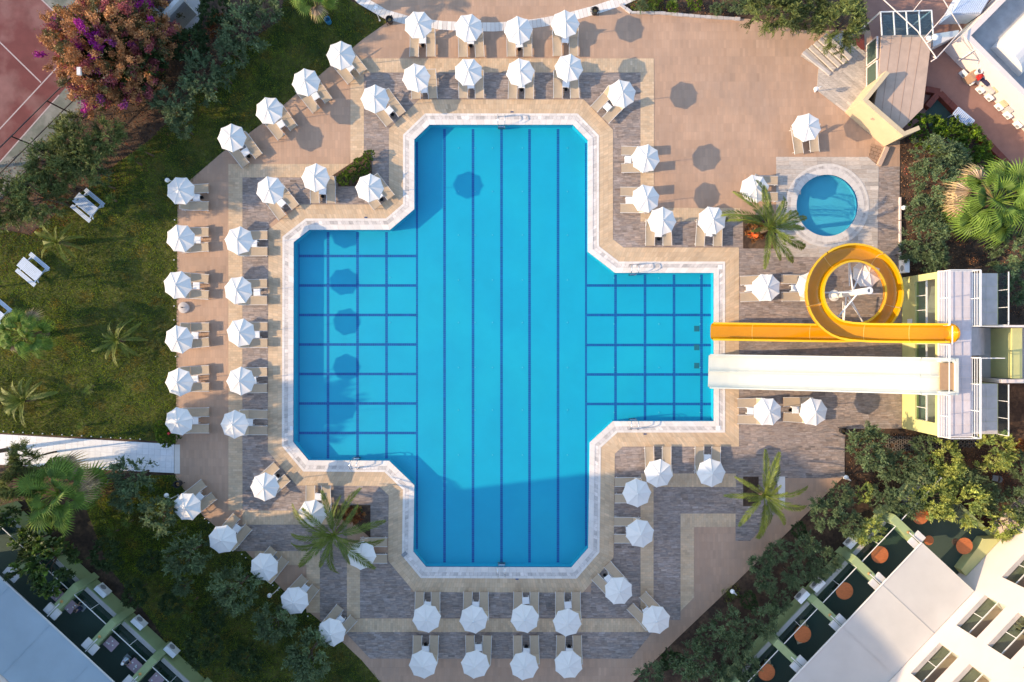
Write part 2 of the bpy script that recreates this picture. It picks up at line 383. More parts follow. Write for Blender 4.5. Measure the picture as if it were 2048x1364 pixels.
def blades(X, h, wd, mt, name, seed, tint0=(1, 1, 1), tv=.3, z=-.01):
    r = np.random.default_rng(seed); n = len(X); a = r.uniform(0, 2 * np.pi, n); hh = h * r.uniform(.5, 1.4, n)
    lean = r.normal(0, .5, (n, 2)) * hh[:, None]
    V = np.zeros((n, 3, 3)); V[:, 0, 0] = X[:, 0] + np.cos(a) * wd; V[:, 0, 1] = X[:, 1] + np.sin(a) * wd
    V[:, 1, 0] = X[:, 0] - np.cos(a) * wd; V[:, 1, 1] = X[:, 1] - np.sin(a) * wd; V[:, :2, 2] = z
    V[:, 2, :2] = X + lean; V[:, 2, 2] = z + hh
    low = np.sin(X[:, 0] * .9 + 1) * np.sin(X[:, 1] * 1.1) * .18 + np.sin(X[:, 0] * .33 + X[:, 1] * .4) * .15
    tt = (1 + low + r.normal(0, tv, n)).clip(.4, 1.9); yl = (r.random(n) < .25) * .6
    dry = np.sin(X[:, 0] * 1.7 + np.sin(X[:, 1] * 1.3) * 1.5) * np.sin(X[:, 1] * 1.9 + np.cos(X[:, 0] * .8) * 1.7) + r.normal(0, .15, n)
    T = np.stack([tt * (1 + yl), tt * (1 + yl * .3), tt * (1 - yl * .2)], 1) * np.array(tint0); T *= np.where(dry[:, None] > .62, np.array([[1.35, .88, 1.2]]), 1)
    return np_mesh(name, V.reshape(-1, 3), np.arange(n * 3).reshape(-1, 3), mt, np.repeat(T, 3, 0))
lawn_pts = scatter(LAWNS, 330, 3)
link('grass', blades(lawn_pts, .09, .022, M['grass'], 'grass', 4), kind='stuff')['label'] = 'short green lawn grass with dry yellow patches'
court = poly((-300, -200), (60, -200), (60, -25), (140, 55), (200, 105), (112, 195), (-60, 395), (-300, 395))
struct('court_surround', MB().prism(poly((-300, -300), (140, -300), (150, -20), (300, 60), (220, 170), (140, 245), (40, 360), (-60, 460), (-300, 500)), -.04, -.004), M['courtg'])
struct('tennis_court', MB().prism(poly((-300, -300), (-160, -240), (85, 0), (145, 58), (190, 105), (112, 197), (-70, 400), (-300, 400)), -.03, .001), M['court'])
tl = MB()
for a, b in (((-60, 26), (82, 165)), ((-60, 322), (200, 42)), ((60, -23), (150, 63)), ((-60, 392), (118, 190))):
    a = P(*a, .004); b = P(*b, .004); d = (b - a).normalized().cross(Vector((0, 0, 1))) * (.045 if a.x < 0 else .05)
    tl.face([a - d, a + d, b + d, b - d] if (b - a).cross(d).z > 0 else [a + d, a - d, b - d, b + d])
struct('court_lines', tl, M['line'])

# ------------------------------------------------------------------ terrace paving
TERR = ccw([P2(*p) for p in [(700, -90), (1400, -90), (1238, 8), (1262, 27), (1400, 33), (1500, 38), (1600, 60), (1760, 60), (1800, 275), (1799, 545), (1804, 551), (1804, 857), (1700, 858), (1691, 869), (1685, 956),
    (1590, 1050), (1450, 1186), (1351, 1280), (1266, 1364), (1190, 1450), (850, 1450), (760, 1364), (723, 1320), (640, 1242), (563, 1177), (492, 1103), (406, 1032), (351, 955), (355, 400), (382, 358), (400, 343), (444, 305), (526, 246), (590, 190), (643, 147), (725, 79), (775, 44), (745, 10)]])
def inhole(c): return inside(c, RING_MID) or math.hypot(c[0] - PC[0], c[1] - PC[1]) < PR + .35
bb = rect(345, -95, 1806, 1455)
pt = [p for p in tile_polys(bb, .2, .62, .008, 0, .37) if not inhole(ctr(p))]
tp = []
for p in pt:
    ins = [inside(q, TERR) for q in p]
    if all(ins): tp.append(p)
    elif any(ins):                     # cut the tile along the terrace edge
        q = p
        for i in range(len(TERR)):
            a, b = Vector(TERR[i]), Vector(TERR[(i + 1) % len(TERR)]); e = (b - a); L_e = e.length; e = e / L_e; nn_ = Vector((-e.y, e.x))
            dd = [((Vector(v) - a).dot(e), (Vector(v) - a).dot(nn_)) for v in p]
            if min(d[1] for d in dd) < 0 < max(d[1] for d in dd) and max(d[0] for d in dd) > 0 and min(d[0] for d in dd) < L_e and len(q) > 2:
                q = clip(q, [tuple(a - e * 9), tuple(b + e * 9), tuple(b + e * 9 + nn_ * 20), tuple(a - e * 9 + nn_ * 20)])
        if len(q) > 2: tp.append(q)
lay('terrace_paving', 'tile', tp, 0.0, M['pink'], M['grout'], rtint(.035, .015, 1.5, .03), 0, .003, [TERR], [HOLE, circ(PR + .2)], label='pinkish brown tiled pool terrace')
SL = [rect(728, 145, 1281, 212), poly((728, 211), (832, 211), (778, 262), (728, 262)), rect(728, 261, 778, 409), rect(485, 355, 729, 409), rect(485, 408, 538, 905),
      poly((537, 408), (600, 408), (560, 430), (537, 450)), poly((485, 904), (538, 904), (600, 972), (600, 1021), (485, 1021)), rect(599, 971, 777, 1021), rect(740, 1020, 777, 1077), rect(470, 1049, 694, 1102), rect(640, 1101, 694, 1240),
      poly((720, 1105), (774, 1105), (822, 1160), (822, 1184), (822, 1236), (720, 1236)), rect(821, 1184, 1182, 1236), poly((1182, 1160), (1228, 1110), (1282, 1110), (1282, 1236), (1182, 1236)), rect(1228, 893, 1282, 1111), rect(1281, 893, 1479, 947),
      rect(1307, 973, 1361, 1240), rect(1360, 973, 1472, 1027), rect(1471, 862, 1689, 956), poly((1471, 955), (1566, 955), (1566, 1010), (1500, 1082), (1471, 1082)), rect(1477, 497, 1690, 864), rect(1689, 515, 1803, 857),
      rect(1226, 211, 1281, 497), poly((1180, 211), (1226, 211), (1226, 262)), rect(1280, 441, 1553, 497), rect(1755, 333, 1799, 516), poly((690, 1264), (1305, 1264), (1262, 1317), (740, 1317)), rect(1552, 496, 1690, 516)]
pl_, orr = [], []
for s in SL:
    s = ccw(s); orr.append(s)
    pl_ += [p for p in tile_polys(s, .46, .155, .01, 0, .37) if not inhole(ctr(p))]
lay('slate_paving', 'slate_tile', pl_, .007, M['slate'], M['slate_g'], rtint(.12, .05, 1.35, .06), 280, .006, [o for o in orr], None, label='grey violet slate paving bands')
TN = [rect(728, 117, 1308, 145), rect(701, 117, 728, 330), rect(457, 328, 728, 355), rect(457, 355, 485, 1021), rect(485, 1021, 640, 1049), rect(640, 1021, 665, 1049), rect(1281, 145, 1308, 443), rect(1308, 416, 1480, 443),
      rect(1282, 947, 1472, 974), rect(1281, 974, 1307, 1236), rect(1361, 1027, 1471, 1054), poly((1361, 1054), (1388, 1054), (1388, 1195), (1361, 1222)), rect(510, 1102, 640, 1130), rect(613, 1130, 640, 1225), rect(694, 1085, 720, 1236), rect(694, 1237, 1300, 1264)]
pl_ = []
for k, s in enumerate(TN):
    horiz = abs(s[0][0] - s[1][0]) > abs(s[1][1] - s[2][1])
    pl_ += tile_polys(ccw(s), .33, .17, .008, 0 if not horiz else math.pi / 2, .5, s[0])
lay('tan_paving_band', 'tan_tile', pl_, .013, M['tan'], M['grout'], rtint(.06, .03, 1.2, .03), 260, .005, [ccw(s) for s in TN], None, label='sandy tan stone bands between the paving fields')
# ring round the pool and the coping
def ring_tiles(d0, d1, L_t, rows, gap):
    a = offset(POOL, d0); b = offset(POOL, d1); n = len(a); out = []
    for i in range(n):
        j = (i + 1) % n; A0, A1, B0, B1 = Vector(a[i]), Vector(a[j]), Vector(b[i]), Vector(b[j]); k = max(1, int((A1 - A0).length / L_t))
        for r_ in range(rows):
            f0 = r_ / rows; f1 = (r_ + 1) / rows
            for q in range(k):
                u0 = q / k; u1 = (q + 1) / k
                g0 = gap / (A1 - A0).length / 2; g1 = gap / (d1 - d0) / 2
                def pt_(u, f): return tuple(A0.lerp(A1, u).lerp(B0.lerp(B1, u), f))
                out.append([pt_(u0 + g0, f0 + g1), pt_(u1 - g0, f0 + g1), pt_(u1 - g0, f1 - g1), pt_(u0 + g0, f1 - g1)])
    return out
def ring_quads(d0, d1):
    a = offset(POOL, d0); b = offset(POOL, d1); n = len(a)
    return [[a[i], a[(i + 1) % n], b[(i + 1) % n], b[i]] for i in range(n)]
lay('pool_surround', 'tan_tile', ring_tiles(WO - .02, TO, .18, 3, .008), .019, M['tan'], M['grout'], rtint(.06, .03, 1.2, .03), 0, .005, [ccw(q) for q in ring_quads(WO - .02, TO)], None, label='tan tile walkway following the pool edge')
cop = lay('pool_coping', 'coping_stone', ring_tiles(-.03, 10 / PXM, .5, 1, .008), .016, M['white_st'], M['grout'], rtint(.04, .02), 300, .03, [ccw(q) for q in ring_quads(.0, WO)], None, label='pale stone pool coping with gutter')
gm = MB()
for p in ring_tiles(10 / PXM, 17 / PXM, .28, 1, .012): gm.prism(p, .014, .030 + random.uniform(-.002, .002), rtint(.14, .04)(0) if 0 else (random.gauss(1, .13),) * 3)
gm.build('gutter_grating', M['gutter'], cop, kind='stuff')
gm = MB()
for p in ring_tiles(17 / PXM, WO, .5, 1, .008): gm.prism(p, .014, .038, (random.gauss(1, .04),) * 3)
gm.build('outer_coping', M['white_st'], cop, kind='stuff')
# curved white band at the top
import bisect
arc = [(700, -22), (722, 0), (770, 28), (830, 45), (885, 51), (940, 54), (990, 54), (1040, 51), (1090, 44), (1135, 35), (1190, 20), (1245, 2), (1300, -22)]
def resample(pts, step):
    V = [Vector(p) for p in pts]; out = [V[0]]; acc = 0
    for i in range(len(V) - 1):
        d = (V[i + 1] - V[i]); n = max(1, int(round(d.length / step)))
        for k in range(1, n + 1): out.append(V[i] + d * k / n)
    return out
ac = resample([tuple(P2(*p)) for p in arc], .32); bed = MB(); sl = []
for i in range(len(ac) - 1):
    a, b = ac[i], ac[i + 1]
    da = (ac[i + 1] - ac[max(i - 1, 0)]).normalized(); db = (ac[min(i + 2, len(ac) - 1)] - ac[i]).normalized()
    na = Vector((-da.y, da.x)) * .33; nb = Vector((-db.y, db.x)) * .33; gp_ = (b - a) * .03
    sl.append([tuple(a - na + gp_), tuple(b - nb - gp_), tuple(b + nb - gp_), tuple(a + na + gp_)])
    bed.face([(*(a - na), .007), (*(b - nb), .007), (*(b + nb), .007), (*(a + na), .007)])
st = struct('curved_path', bed, M['grout'], label='curved band of pale slabs above the top parasols')
for p in sl: MB().prism(p, .006, .02, (random.gauss(1, .07),) * 3).build('slab', M['white_st'], st)
# paddling pool deck
dk = rect(1552, 314, 1755, 497); dk = ccw([P2(1552, 314), P2(1735, 314), P2(1757, 333), P2(1755, 497), P2(1552, 497)])
dp = [p for p in tile_polys(dk, 1.05, .31, .012, 0, .37) if math.hypot(ctr(p)[0] - PC[0], ctr(p)[1] - PC[1]) > PR + .3]
dp += tile_polys(rect(1552, 497, 1660, 514), 1.05, .31, .012, 0, .37)
lay('paddling_deck', 'plank', dp, .02, M['plank'], M['grout'], rtint(.09, .03), 290, .008, [ccw([P2(1552, 314), P2(1735, 314), P2(1757, 333), P2(1755, 514), P2(1552, 514)])], [circ(PR + .2)], label='pale plank deck round the paddling pool')
def ringmesh(mb, r0, r1, z0, z1, n, gap, tv):
    for k in range(n):
        a0 = 2 * math.pi * (k + gap) / n; a1 = 2 * math.pi * (k + 1 - gap) / n; am = (a0 + a1) / 2
        f = lambda r, a: (PC[0] + r * math.cos(a), PC[1] + r * math.sin(a))
        mb.append(([f(r0, a0), f(r1, a0), f(r1, am), f(r1, a1), f(r0, a1), f(r0, am)], tv))
kr = empty('paddling_coping', kind='structure', label='round pale coping of the paddling pool')
L1 = []; ringmesh(L1, PR - .02, PR + .42, 0, 0, 40, .012, 1)
for p, _ in L1: MB().prism(p, .015, .05, (random.gauss(.86, .03),) * 3).build('coping_stone', M['white_st'], kr)
L1 = []; ringmesh(L1, PR + .42, PR + .62, 0, 0, 60, .03, 1); mb = MB()
for p, _ in L1: mb.prism(p, .015, .042, (random.gauss(.82, .07),) * 3)
mb.build('gutter_grating', M['gutter'], kr, kind='stuff')
L1 = []; ringmesh(L1, PR + .62, PR + .8, 0, 0, 48, .012, 1); mb = MB()
for p, _ in L1: mb.prism(p, .015, .046, (random.gauss(.84, .03),) * 3)
mb.build('outer_coping', M['white_st'], kr, kind='stuff')
# straight white path
wp0 = Vector(P2(-200, 857)); wpd = (Vector(P2(348, 888)) - Vector(P2(0, 868))).normalized(); rot = math.atan2(wpd.y, wpd.x)
WPATH = ccw([P2(-200, 857), P2(348, 888), P2(348, 946), P2(-200, 920)])
lay('white_path', 'paving_slab', tile_polys(WPATH, .44, .44, .014, rot, 0, wp0), -.002, M['path_t'], M['path_g'], rtint(.025, .01), 290, .008, [WPATH], None, label='white tiled path crossing the garden')
struct('path_end', MB().prism(poly((349, 889), (360, 889), (360, 947), (349, 947)), 0, .018), M['white_st'])

# ------------------------------------------------------------------ the pools
def basin(name, outline, depth, mt, wallm, lab):
    mb = MB(); o = ccw(outline)
    tr = tessellate_polygon([[Vector((x, y, 0)) for x, y in o]])
    for t in tr: mb.face([(*o[k], -depth) for k in (t if area([o[k] for k in t]) > 0 else t[::-1])], mi=0)
    for i in range(len(o)):
        a, b = o[i], o[(i + 1) % len(o)]; mb.face([(*b, -depth), (*a, -depth), (*a, -.18), (*b, -.18)], mi=0); mb.face([(*b, -.18), (*a, -.18), (*a, .02), (*b, .02)], mi=1)
    return struct(name, mb, [mt, wallm], label=lab)
DEP = .78
basin('pool_basin', POOL, DEP, M['pool'], M['pdark'], 'blue tiled basin of the cross shaped pool')
ln = MB(); zf = -DEP + .004
def pline(x0, y0, x1, y1, wd=5.2):
    h = wd / 2
    if x0 == x1: a = (x0 - h, y0); b = (x1 + h, y1)
    else: a = (x0, y0 - h); b = (x1, y1 + h)
    p, q = P(*a, zf), P(*b, zf); vert = x0 == x1; L = (p.y - q.y) if vert else (q.x - p.x); n = max(1, int(L / .14))
    for k in range(n):
        f0, f1 = (k + .04) / n, (k + .96) / n; t = (random.gauss(1, .06),) * 3
        zz = zf if vert else zf + .004
        if vert: ln.face([(p.x, p.y - L * f1, zz), (q.x, p.y - L * f1, zz), (q.x, p.y - L * f0, zz), (p.x, p.y - L * f0, zz)], t)
        else: ln.face([(p.x + L * f0, q.y, zz), (p.x + L * f1, q.y, zz), (p.x + L * f1, p.y, zz), (p.x + L * f0, p.y, zz)], t)
for x in (889, 946, 1003, 1059, 1116): pline(x, 258, x, 1125)
pline(834, 284, 834, 1098, 4); pline(1172, 286, 1172, 1092, 4)
for x in (656, 715, 773): pline(x, 464, x, 917)
for y in (512, 571, 630, 689, 748, 807, 866): pline(598, y, 832, y)
pline(598, 488, 598, 884, 2)
for x in (1231, 1290, 1348, 1403): pline(x, 549, x, 840)
for y in (571, 630, 690, 749, 808): pline(1174, y, 1422, y)
o = ln.build('lane_line', M['poolline']); o['kind'] = 'structure'; o['label'] = 'dark blue tile lines on the pool floor'
dr = MB()
for i, (x, y) in enumerate([(x, y) for x in (950, 1045, 1135, 917, 985) for y in (296, 383, 470, 560, 645, 735, 820, 910)] + [(x, y) for x in (1228, 1318, 1400) for y in (556, 648, 735, 825)] + [(780, 555), (780, 645)]):
    q = P(x, y, zf + .01); dr.lathe([(.055, 0), (.04, .02)], q, 8)
dr.build('floor_inlet', M['inlet'], kind='structure')
dr = MB()
for (x, y) in ((1399, 657), (1399, 695), (1399, 732)):
    q = P(x, y, 0); dr.box(q.x - .19, q.x + .19, q.y - .21, q.y + .21, zf - .02, zf + .02)
dr.build('floor_drain', M['drain'], kind='structure')
def water(name, o, z, lab):
    mb = MB(); o = ccw(o)
    for t in tessellate_polygon([[Vector((x, y, 0)) for x, y in o]]): mb.face([(*o[k], z) for k in (t if area([o[k] for k in t]) > 0 else t[::-1])])
    return struct(name, mb, M['water'], label=lab)
water('pool_water', offset(POOL, -.005), -.05, 'clear blue water of the cross shaped pool')
basin('paddling_basin', circ(PR), .40, M['pool2'], M['pdark'], 'pale blue basin of the round paddling pool')
water('paddling_water', circ(PR - .004), -.03, 'clear water of the round paddling pool')

# ------------------------------------------------------------------ sunbeds, parasols, tables
def bed_proto(hgt, name):
    t = empty('sunbed'); W2 = .325; zt = .34; Lf = 1.36; bx = -.50 if hgt > .7 else -.66
    fr = MB()
    for s_ in (-1, 1):
        fr.bar((Lf + .02, s_ * W2, zt), (-.62, s_ * W2, zt), .026, .04)
    fr.build('frame', M['whitem'], t)
    for x in (Lf, -.60): MB().bar((x, -W2 + .014, zt - .012), (x, W2 - .014, zt - .012), .022, .022).build('cross_bar', M['sling2'], t)
    lg = MB().bar((0, 0, 0), (.05, 0, .33), .03, .03).mesh('leg', M['whitem'])
    for x in (1.18, -.48):
        for s_ in (-1, 1): link('leg', lg, t, (x, s_ * W2, 0), (0, 0, 0 if x < 0 else 0))
    def slat(x0, z0, x1, z1, nm):
        mb = MB(); n = 6; W = W2 - .015
        for i in range(n):
            f0, f1 = i / n, (i + 1) / n
            for k in range(4):
                y0, y1 = -W + 2 * W * k / 4, -W + 2 * W * (k + 1) / 4
                sg = lambda f, y: -.03 * math.sin(math.pi * f) * (1 - (y / W) ** 2)
                mb.face([(x0 + (x1 - x0) * f, y, z0 + (z1 - z0) * f + sg(f, y)) for f, y in ((f0, y0), (f1, y0), (f1, y1), (f0, y1))])
        return mb.build(nm, M['sling'], t, smooth=True)
    slat(0, zt + .012, Lf, zt + .012, 'seat')
    bk = slat(bx, hgt, -.01, zt + .02, 'backrest')
    bf = MB()
    for s_ in (-1, 1): bf.bar((0, s_ * W2, zt + .02), (bx, s_ * W2, hgt), .024, .024)
    bf.bar((bx, -W2 - .01, hgt), (bx, W2 + .01, hgt), .022, .022)
    bf.build('back_frame', M['whitem'], bk)
    for s_ in (-1, 1): MB().bar((bx * .55, s_ * (W2 - .05), zt + (hgt - zt) * .5), (-.56, s_ * (W2 - .05), zt), .02, .02).build('prop', M['whitem'], t)
    return t
B_HI = bed_proto(.86, 'hi'); B_LO = bed_proto(.66, 'lo')

def gore_mesh(R_, rim, apex, nseg=8):
    mb = MB(); a = math.pi / nseg; n, k_ = 5, 4
    def pt(f, g):      # f 0 apex..1 rim, g -1..1 across
        A = Vector((R_ * math.cos(-a), R_ * math.sin(-a), 0)); B = Vector((R_ * math.cos(a), R_ * math.sin(a), 0))
        p = A.lerp(B, (g + 1) / 2) * f
        edge = apex - (apex - rim) * (f ** 1.12)
        s_ = -.022 * (1 - g * g) * math.sin(math.pi * min(1, f * .9))
        q = p * (1 - .03 * (1 - g * g) * (f ** 4))
        return (q.x, q.y, edge + s_)
    for i in range(n):
        for j in range(k_):
            f0, f1 = max(.02, i / n), (i + 1) / n; g0, g1 = -1 + 2 * j / k_, -1 + 2 * (j + 1) / k_
            mb.face([pt(f0, g0), pt(f1, g0), pt(f1, g1), pt(f0, g1)])
    for j in range(k_):
        g0, g1 = -1 + 2 * j / k_, -1 + 2 * (j + 1) / k_
        p, q = Vector(pt(1, g0)), Vector(pt(1, g1)); mb.face([p - Vector((0, 0, .07)), q - Vector((0, 0, .07)), q, p])
    return mb.mesh('canopy_panel', M['canopy'], smooth=True)
def parasol_proto(R_=1.03, rim=2.02, apex=2.36):
    t = empty('parasol'); gm_ = gore_mesh(R_, rim, apex)
    for k in range(8): link('canopy_panel', gm_, t, rot=(0, 0, 2 * math.pi * k / 8))
    rb = MB()
    for k in range(8):
        a = 2 * math.pi * (k + .5) / 8; e = (R_ * math.cos(a), R_ * math.sin(a))
        rb.bar((e[0] * .04, e[1] * .04, apex + .004), (e[0] * .5, e[1] * .5, apex - (apex - rim) * .5 ** 1.12 + .006), .014, .010)
        rb.bar((e[0] * .5, e[1] * .5, apex - (apex - rim) * .5 ** 1.12 + .006), (e[0], e[1], rim + .006), .014, .010)
    rb.build('seam', M['canopy'], t)
    MB().lathe([(.045, 0), (.05, .03), (.02, .07)], (0, 0, apex - .01), 10).build('cap', M['white'], t)
    MB().lathe([(.022, 0), (.022, apex)], (0, 0, 0), 10).build('pole', M['whitem'], t)
    MB().lathe([(.22, 0), (.24, .03), (.22, .07), (.06, .10), (.04, .28)], (0, 0, 0), 16).build('base', M['greyc'], t)
    return t
PAR = parasol_proto()
def table_proto():
    t = empty('side_table'); mb = MB(); mb.box(-.25, .25, -.25, .25, .42, .455); mb.box(-.22, .22, -.22, .22, .455, .462); mb.build('table_top', M['white'], t)
    lg = MB().bar((0, 0, 0), (0, 0, .42), .05, .05).mesh('leg', M['white'])
    for sx in (-1, 1):
        for sy in (-1, 1): link('leg', lg, t, (sx * .2, sy * .2, 0))
    return t
TAB = table_proto()
BUCK = MB().lathe([(.10, 0), (.13, .16), (.135, .17), (.11, .17), (.10, .05)], (0, 0, 0), 12).mesh('ashtray', M['black'])
SETS = [  # place, middle of the foot ends, direction head->foot, parasol centre, table distance from foot, pot
 ('top outer row, leftmost', (845.5, 113), (0, 1), (837, 47), 33, 1), ('top outer row, second from left', (941.5, 114), (0, 1), (936, 52), 33, 1),
 ('top outer row, second from right', (1038.6, 113), (0, 1), (1036, 57), 25, 1), ('top outer row, rightmost', (1130.7, 112), (0, 1), (1131, 47), 33, 0),
 ('top inner row, leftmost', (849, 197), (.03, 1), (835, 151), 18, 0), ('top inner row, second from left', (942, 196), (0, 1), (938, 143), 26, 0),
 ('top inner row, second from right', (1043, 197), (0, 1), (1045, 142), 28, 1), ('top inner row, rightmost', (1132, 196), (0, 1), (1138, 134), 28, 1),
 ('diagonal beyond the pool top right corner', (1200, 230), (-.68, .73), (1243, 185), 22, 0),
 ('lawn edge diagonal, topmost', (715, 153.5), (.62, .78), (679, 106), 24, 0), ('lawn edge diagonal, second from top', (646, 211), (.62, .78), (611, 165), 24, 0),
 ('lawn edge diagonal, third from top', (575, 266), (.60, .80), (539, 222), 22, 0), ('lawn edge diagonal, lowest', (504, 322), (.58, .81), (460, 275), 22, 1),
 ('diagonal beside the pool top left corner', (792, 238), (.62, .78), (748, 195), 22, 1), ('upper left, tilted next to the slate corner', (578, 424.5), (.62, .78), (538, 380), 24, 0),
 ('upper left, beside the hedge planter', (645.6, 406), (0, 1), (632, 353), 24, 1), ('below the hedge planter', (768, 405), (.6, .8), (739, 375), 18, 1),
 ('outer left column, topmost', (417, 395), (1, 0), (358, 380), 24, 1), ('outer left column, second from top', (417, 480), (1, .0), (356, 476), 22, 0),
 ('outer left column, third from top', (417, 571.5), (1, 0), (352, 567), 24, 0), ('outer left column, fourth from top', (418, 671), (1, 0), (354, 674), 28, 0),
 ('outer left column, fifth from top', (418, 758), (1, 0), (357, 761), 28, 0), ('outer left column, lowest', (418, 841), (1, 0), (355.5, 841), 28, 0),
 ('inner left column, topmost', (534.6, 487), (1, 0), (474.5, 482), 27, 0), ('inner left column, second from top', (534, 584.5), (1, 0), (475, 581), 20, 0),
 ('inner left column, middle one', (534.7, 669), (1, 0), (478, 665.4), 22, 0), ('inner left column, second from bottom', (534, 761), (1, 0), (478, 763.6), 28, 0),
 ('inner left column, lowest', (535, 844.5), (1, 0), (470, 850), 36, 0),
 ('lower left garden edge, topmost', (418, 978.6), (.79, -.62), (373, 1013), 24, 0), ('lower left garden edge, second from top', (486, 1043.4), (.67, -.74), (440.7, 1082), 18, 0),
 ('lower left garden edge, third from top', (559, 1108), (.64, -.77), (527, 1137), 22, 0), ('lower left garden edge, fourth from top', (621, 1164.6), (.66, -.75), (586.5, 1201.7), 16, 0),
 ('lower left garden edge, lowest', (693, 1224), (.62, -.78), (662, 1267), 20, 0), ('diagonal near the pool lower left corner', (564.6, 943.6), (.75, -.66), (526, 975.4), 22, 1),
 ('half under the lower left palm', (637, 971.4), (0, -1), (623, 1026), 22, 0), ('between the lower left palm and pool', (774, 1101), (1, 0), (720, 1114), 34, 0),
 ('bottom inner row, leftmost', (855, 1184), (0, -1), (850.7, 1240), 26, 0), ('bottom inner row, second from left', (951.5, 1184), (0, -1), (948.6, 1240), 26, 0),
 ('bottom inner row, second from right', (1051.7, 1184), (0, -1), (1052, 1243), 17, 0), ('bottom inner row, rightmost', (1136, 1184), (0, -1), (1136, 1244.7), 26, 0),
 ('bottom outer row, leftmost', (851, 1271), (0, -1), (847.5, 1331), 28, 1), ('bottom outer row, second from left', (957, 1271), (0, -1), (951, 1331), 24, 0),
 ('bottom outer row, second from right', (1052.6, 1271), (0, -1), (1049.5, 1336), 32, 1), ('bottom outer row, rightmost', (1138, 1271), (0, -1), (1139.7, 1333), 32, 1),
 ('diagonal near the pool lower right corner', (1201.5, 1141.7), (-.7, -.71), (1237.6, 1182.8), 22, 1), ('diagonal at the bottom right deck edge', (1272.7, 1200.4), (-.69, -.72), (1314.5, 1243), 30, 0),
 ('below the right pool arm, left one', (1316, 893.6), (0, -1), (1321.4, 947), 34, 0), ('below the right pool arm, right one', (1415, 893.6), (0, -1), (1424.8, 946), 22, 0),
 ('lower right column, upper one', (1230, 980), (-1, 0), (1276, 989), 26, 0), ('lower right column, lower one', (1228.5, 1060), (-1, 0), (1280, 1070), 30, 0),
 ('upper right column, upper one', (1243, 319), (-1, 0), (1292, 313), 13, 0), ('upper right column, lower one', (1241, 400.5), (-1, 0), (1289, 395), 17, 0),
 ('above the right pool arm, left one', (1317, 491), (0, 1), (1325, 440), 24, 1), ('above the right pool arm, right one', (1418.5, 492), (0, 1), (1428, 439), 26, 0),
 ('beside the palm with red flowers', (1555, 377), (1, 0), (1515, 376), 30, 0), ('just above the paddling pool', (1614, 305), (.13, -.0), (1620, 253), 30, 0),
 ('above the yellow slide, left one', (1480.6, 576), (-1, 0), (1537, 573), 18, 0), ('above the yellow slide, under the loop', (1563, 576), (-1, 0), (1622, 574), 26, 0),
 ('below the white slide, left one', (1475, 822), (-1, 0), (1537, 826), 26, 0), ('below the white slide, right one', (1567, 820), (-1, 0), (1627, 822), 24, 1),
]
SETS = [(s_ if s_[0] != 'just above the paddling pool' else (s_[0], s_[1], (.12, 1), s_[3], s_[4], s_[5])) for s_ in SETS]
first = dict(hi=True, lo=True, p=True, t=True)
def use(proto, key):
    if first[key]: first[key] = False; return proto
    return copy_tree(proto)
def side(dx, dy):
    if abs(dx) > abs(dy): return 'right' if dx > 0 else 'left'
    return 'lower' if dy > 0 else 'upper'
for i, (pl, ft, d, pp, td, pot) in enumerate(SETS):
    d = Vector(d).normalized(); perp = Vector((-d.y, d.x)); ang = math.atan2(-d.y, d.x)
    gap = 16.3 if i < 36 else 16.6
    lowback = i in (2, 6, 47, 24)
    for s_ in (-1, 1):
        c = Vector(ft) + perp * s_ * (gap + random.uniform(-.4, .6)) - d * 36.6; ps = P(c.x, c.y, .34); key = 'lo' if (lowback and s_ > 0) or (i * 7 + s_) % 9 == 0 else 'hi'
        o = use(B_HI if key == 'hi' else B_LO, key); o.location = (ps.x, ps.y, .02); o.rotation_euler = (0, 0, ang + random.gauss(0, .03))
        sd_ = side(perp.x * s_, perp.y * s_)
        tag(o, f'tan sunbed, {sd_} one of its pair, {pl}', 'sunbed', 'tan sunbeds around the pool')
    c = Vector(pp); pk = P(c.x, c.y, 2.25); o = use(PAR, 'p'); o.location = (pk.x, pk.y, .02); o.rotation_euler = (random.gauss(0, .035), random.gauss(0, .035), random.uniform(0, .78))
    tag(o, f'white octagonal parasol, {pl}', 'parasol', 'white parasols over pairs of sunbeds')
    c = Vector(ft) - d * td; tk = P(c.x, c.y, .44); o = use(TAB, 't'); o.location = (tk.x, tk.y, .02); o.rotation_euler = (0, 0, ang + random.uniform(-.12, .12))
    tag(o, f'small square white table between two sunbeds, {pl}', 'table', 'white side tables between the sunbeds')
    if pot:
        c = Vector(ft) - d * (td - 11); q = P(c.x, c.y, .1); o = link('ashtray', BUCK, None, (q.x, q.y, .02)); tag(o, f'round black ashtray by the white table, {pl}', 'ashtray', 'black ashtrays beside the tables')
o = copy_tree(PAR); q = P(1737, 546, 2.2); o.location = (q.x, q.y, .02); tag(o, 'white parasol half hidden inside the loop of the yellow slide', 'parasol', 'white parasols over pairs of sunbeds')

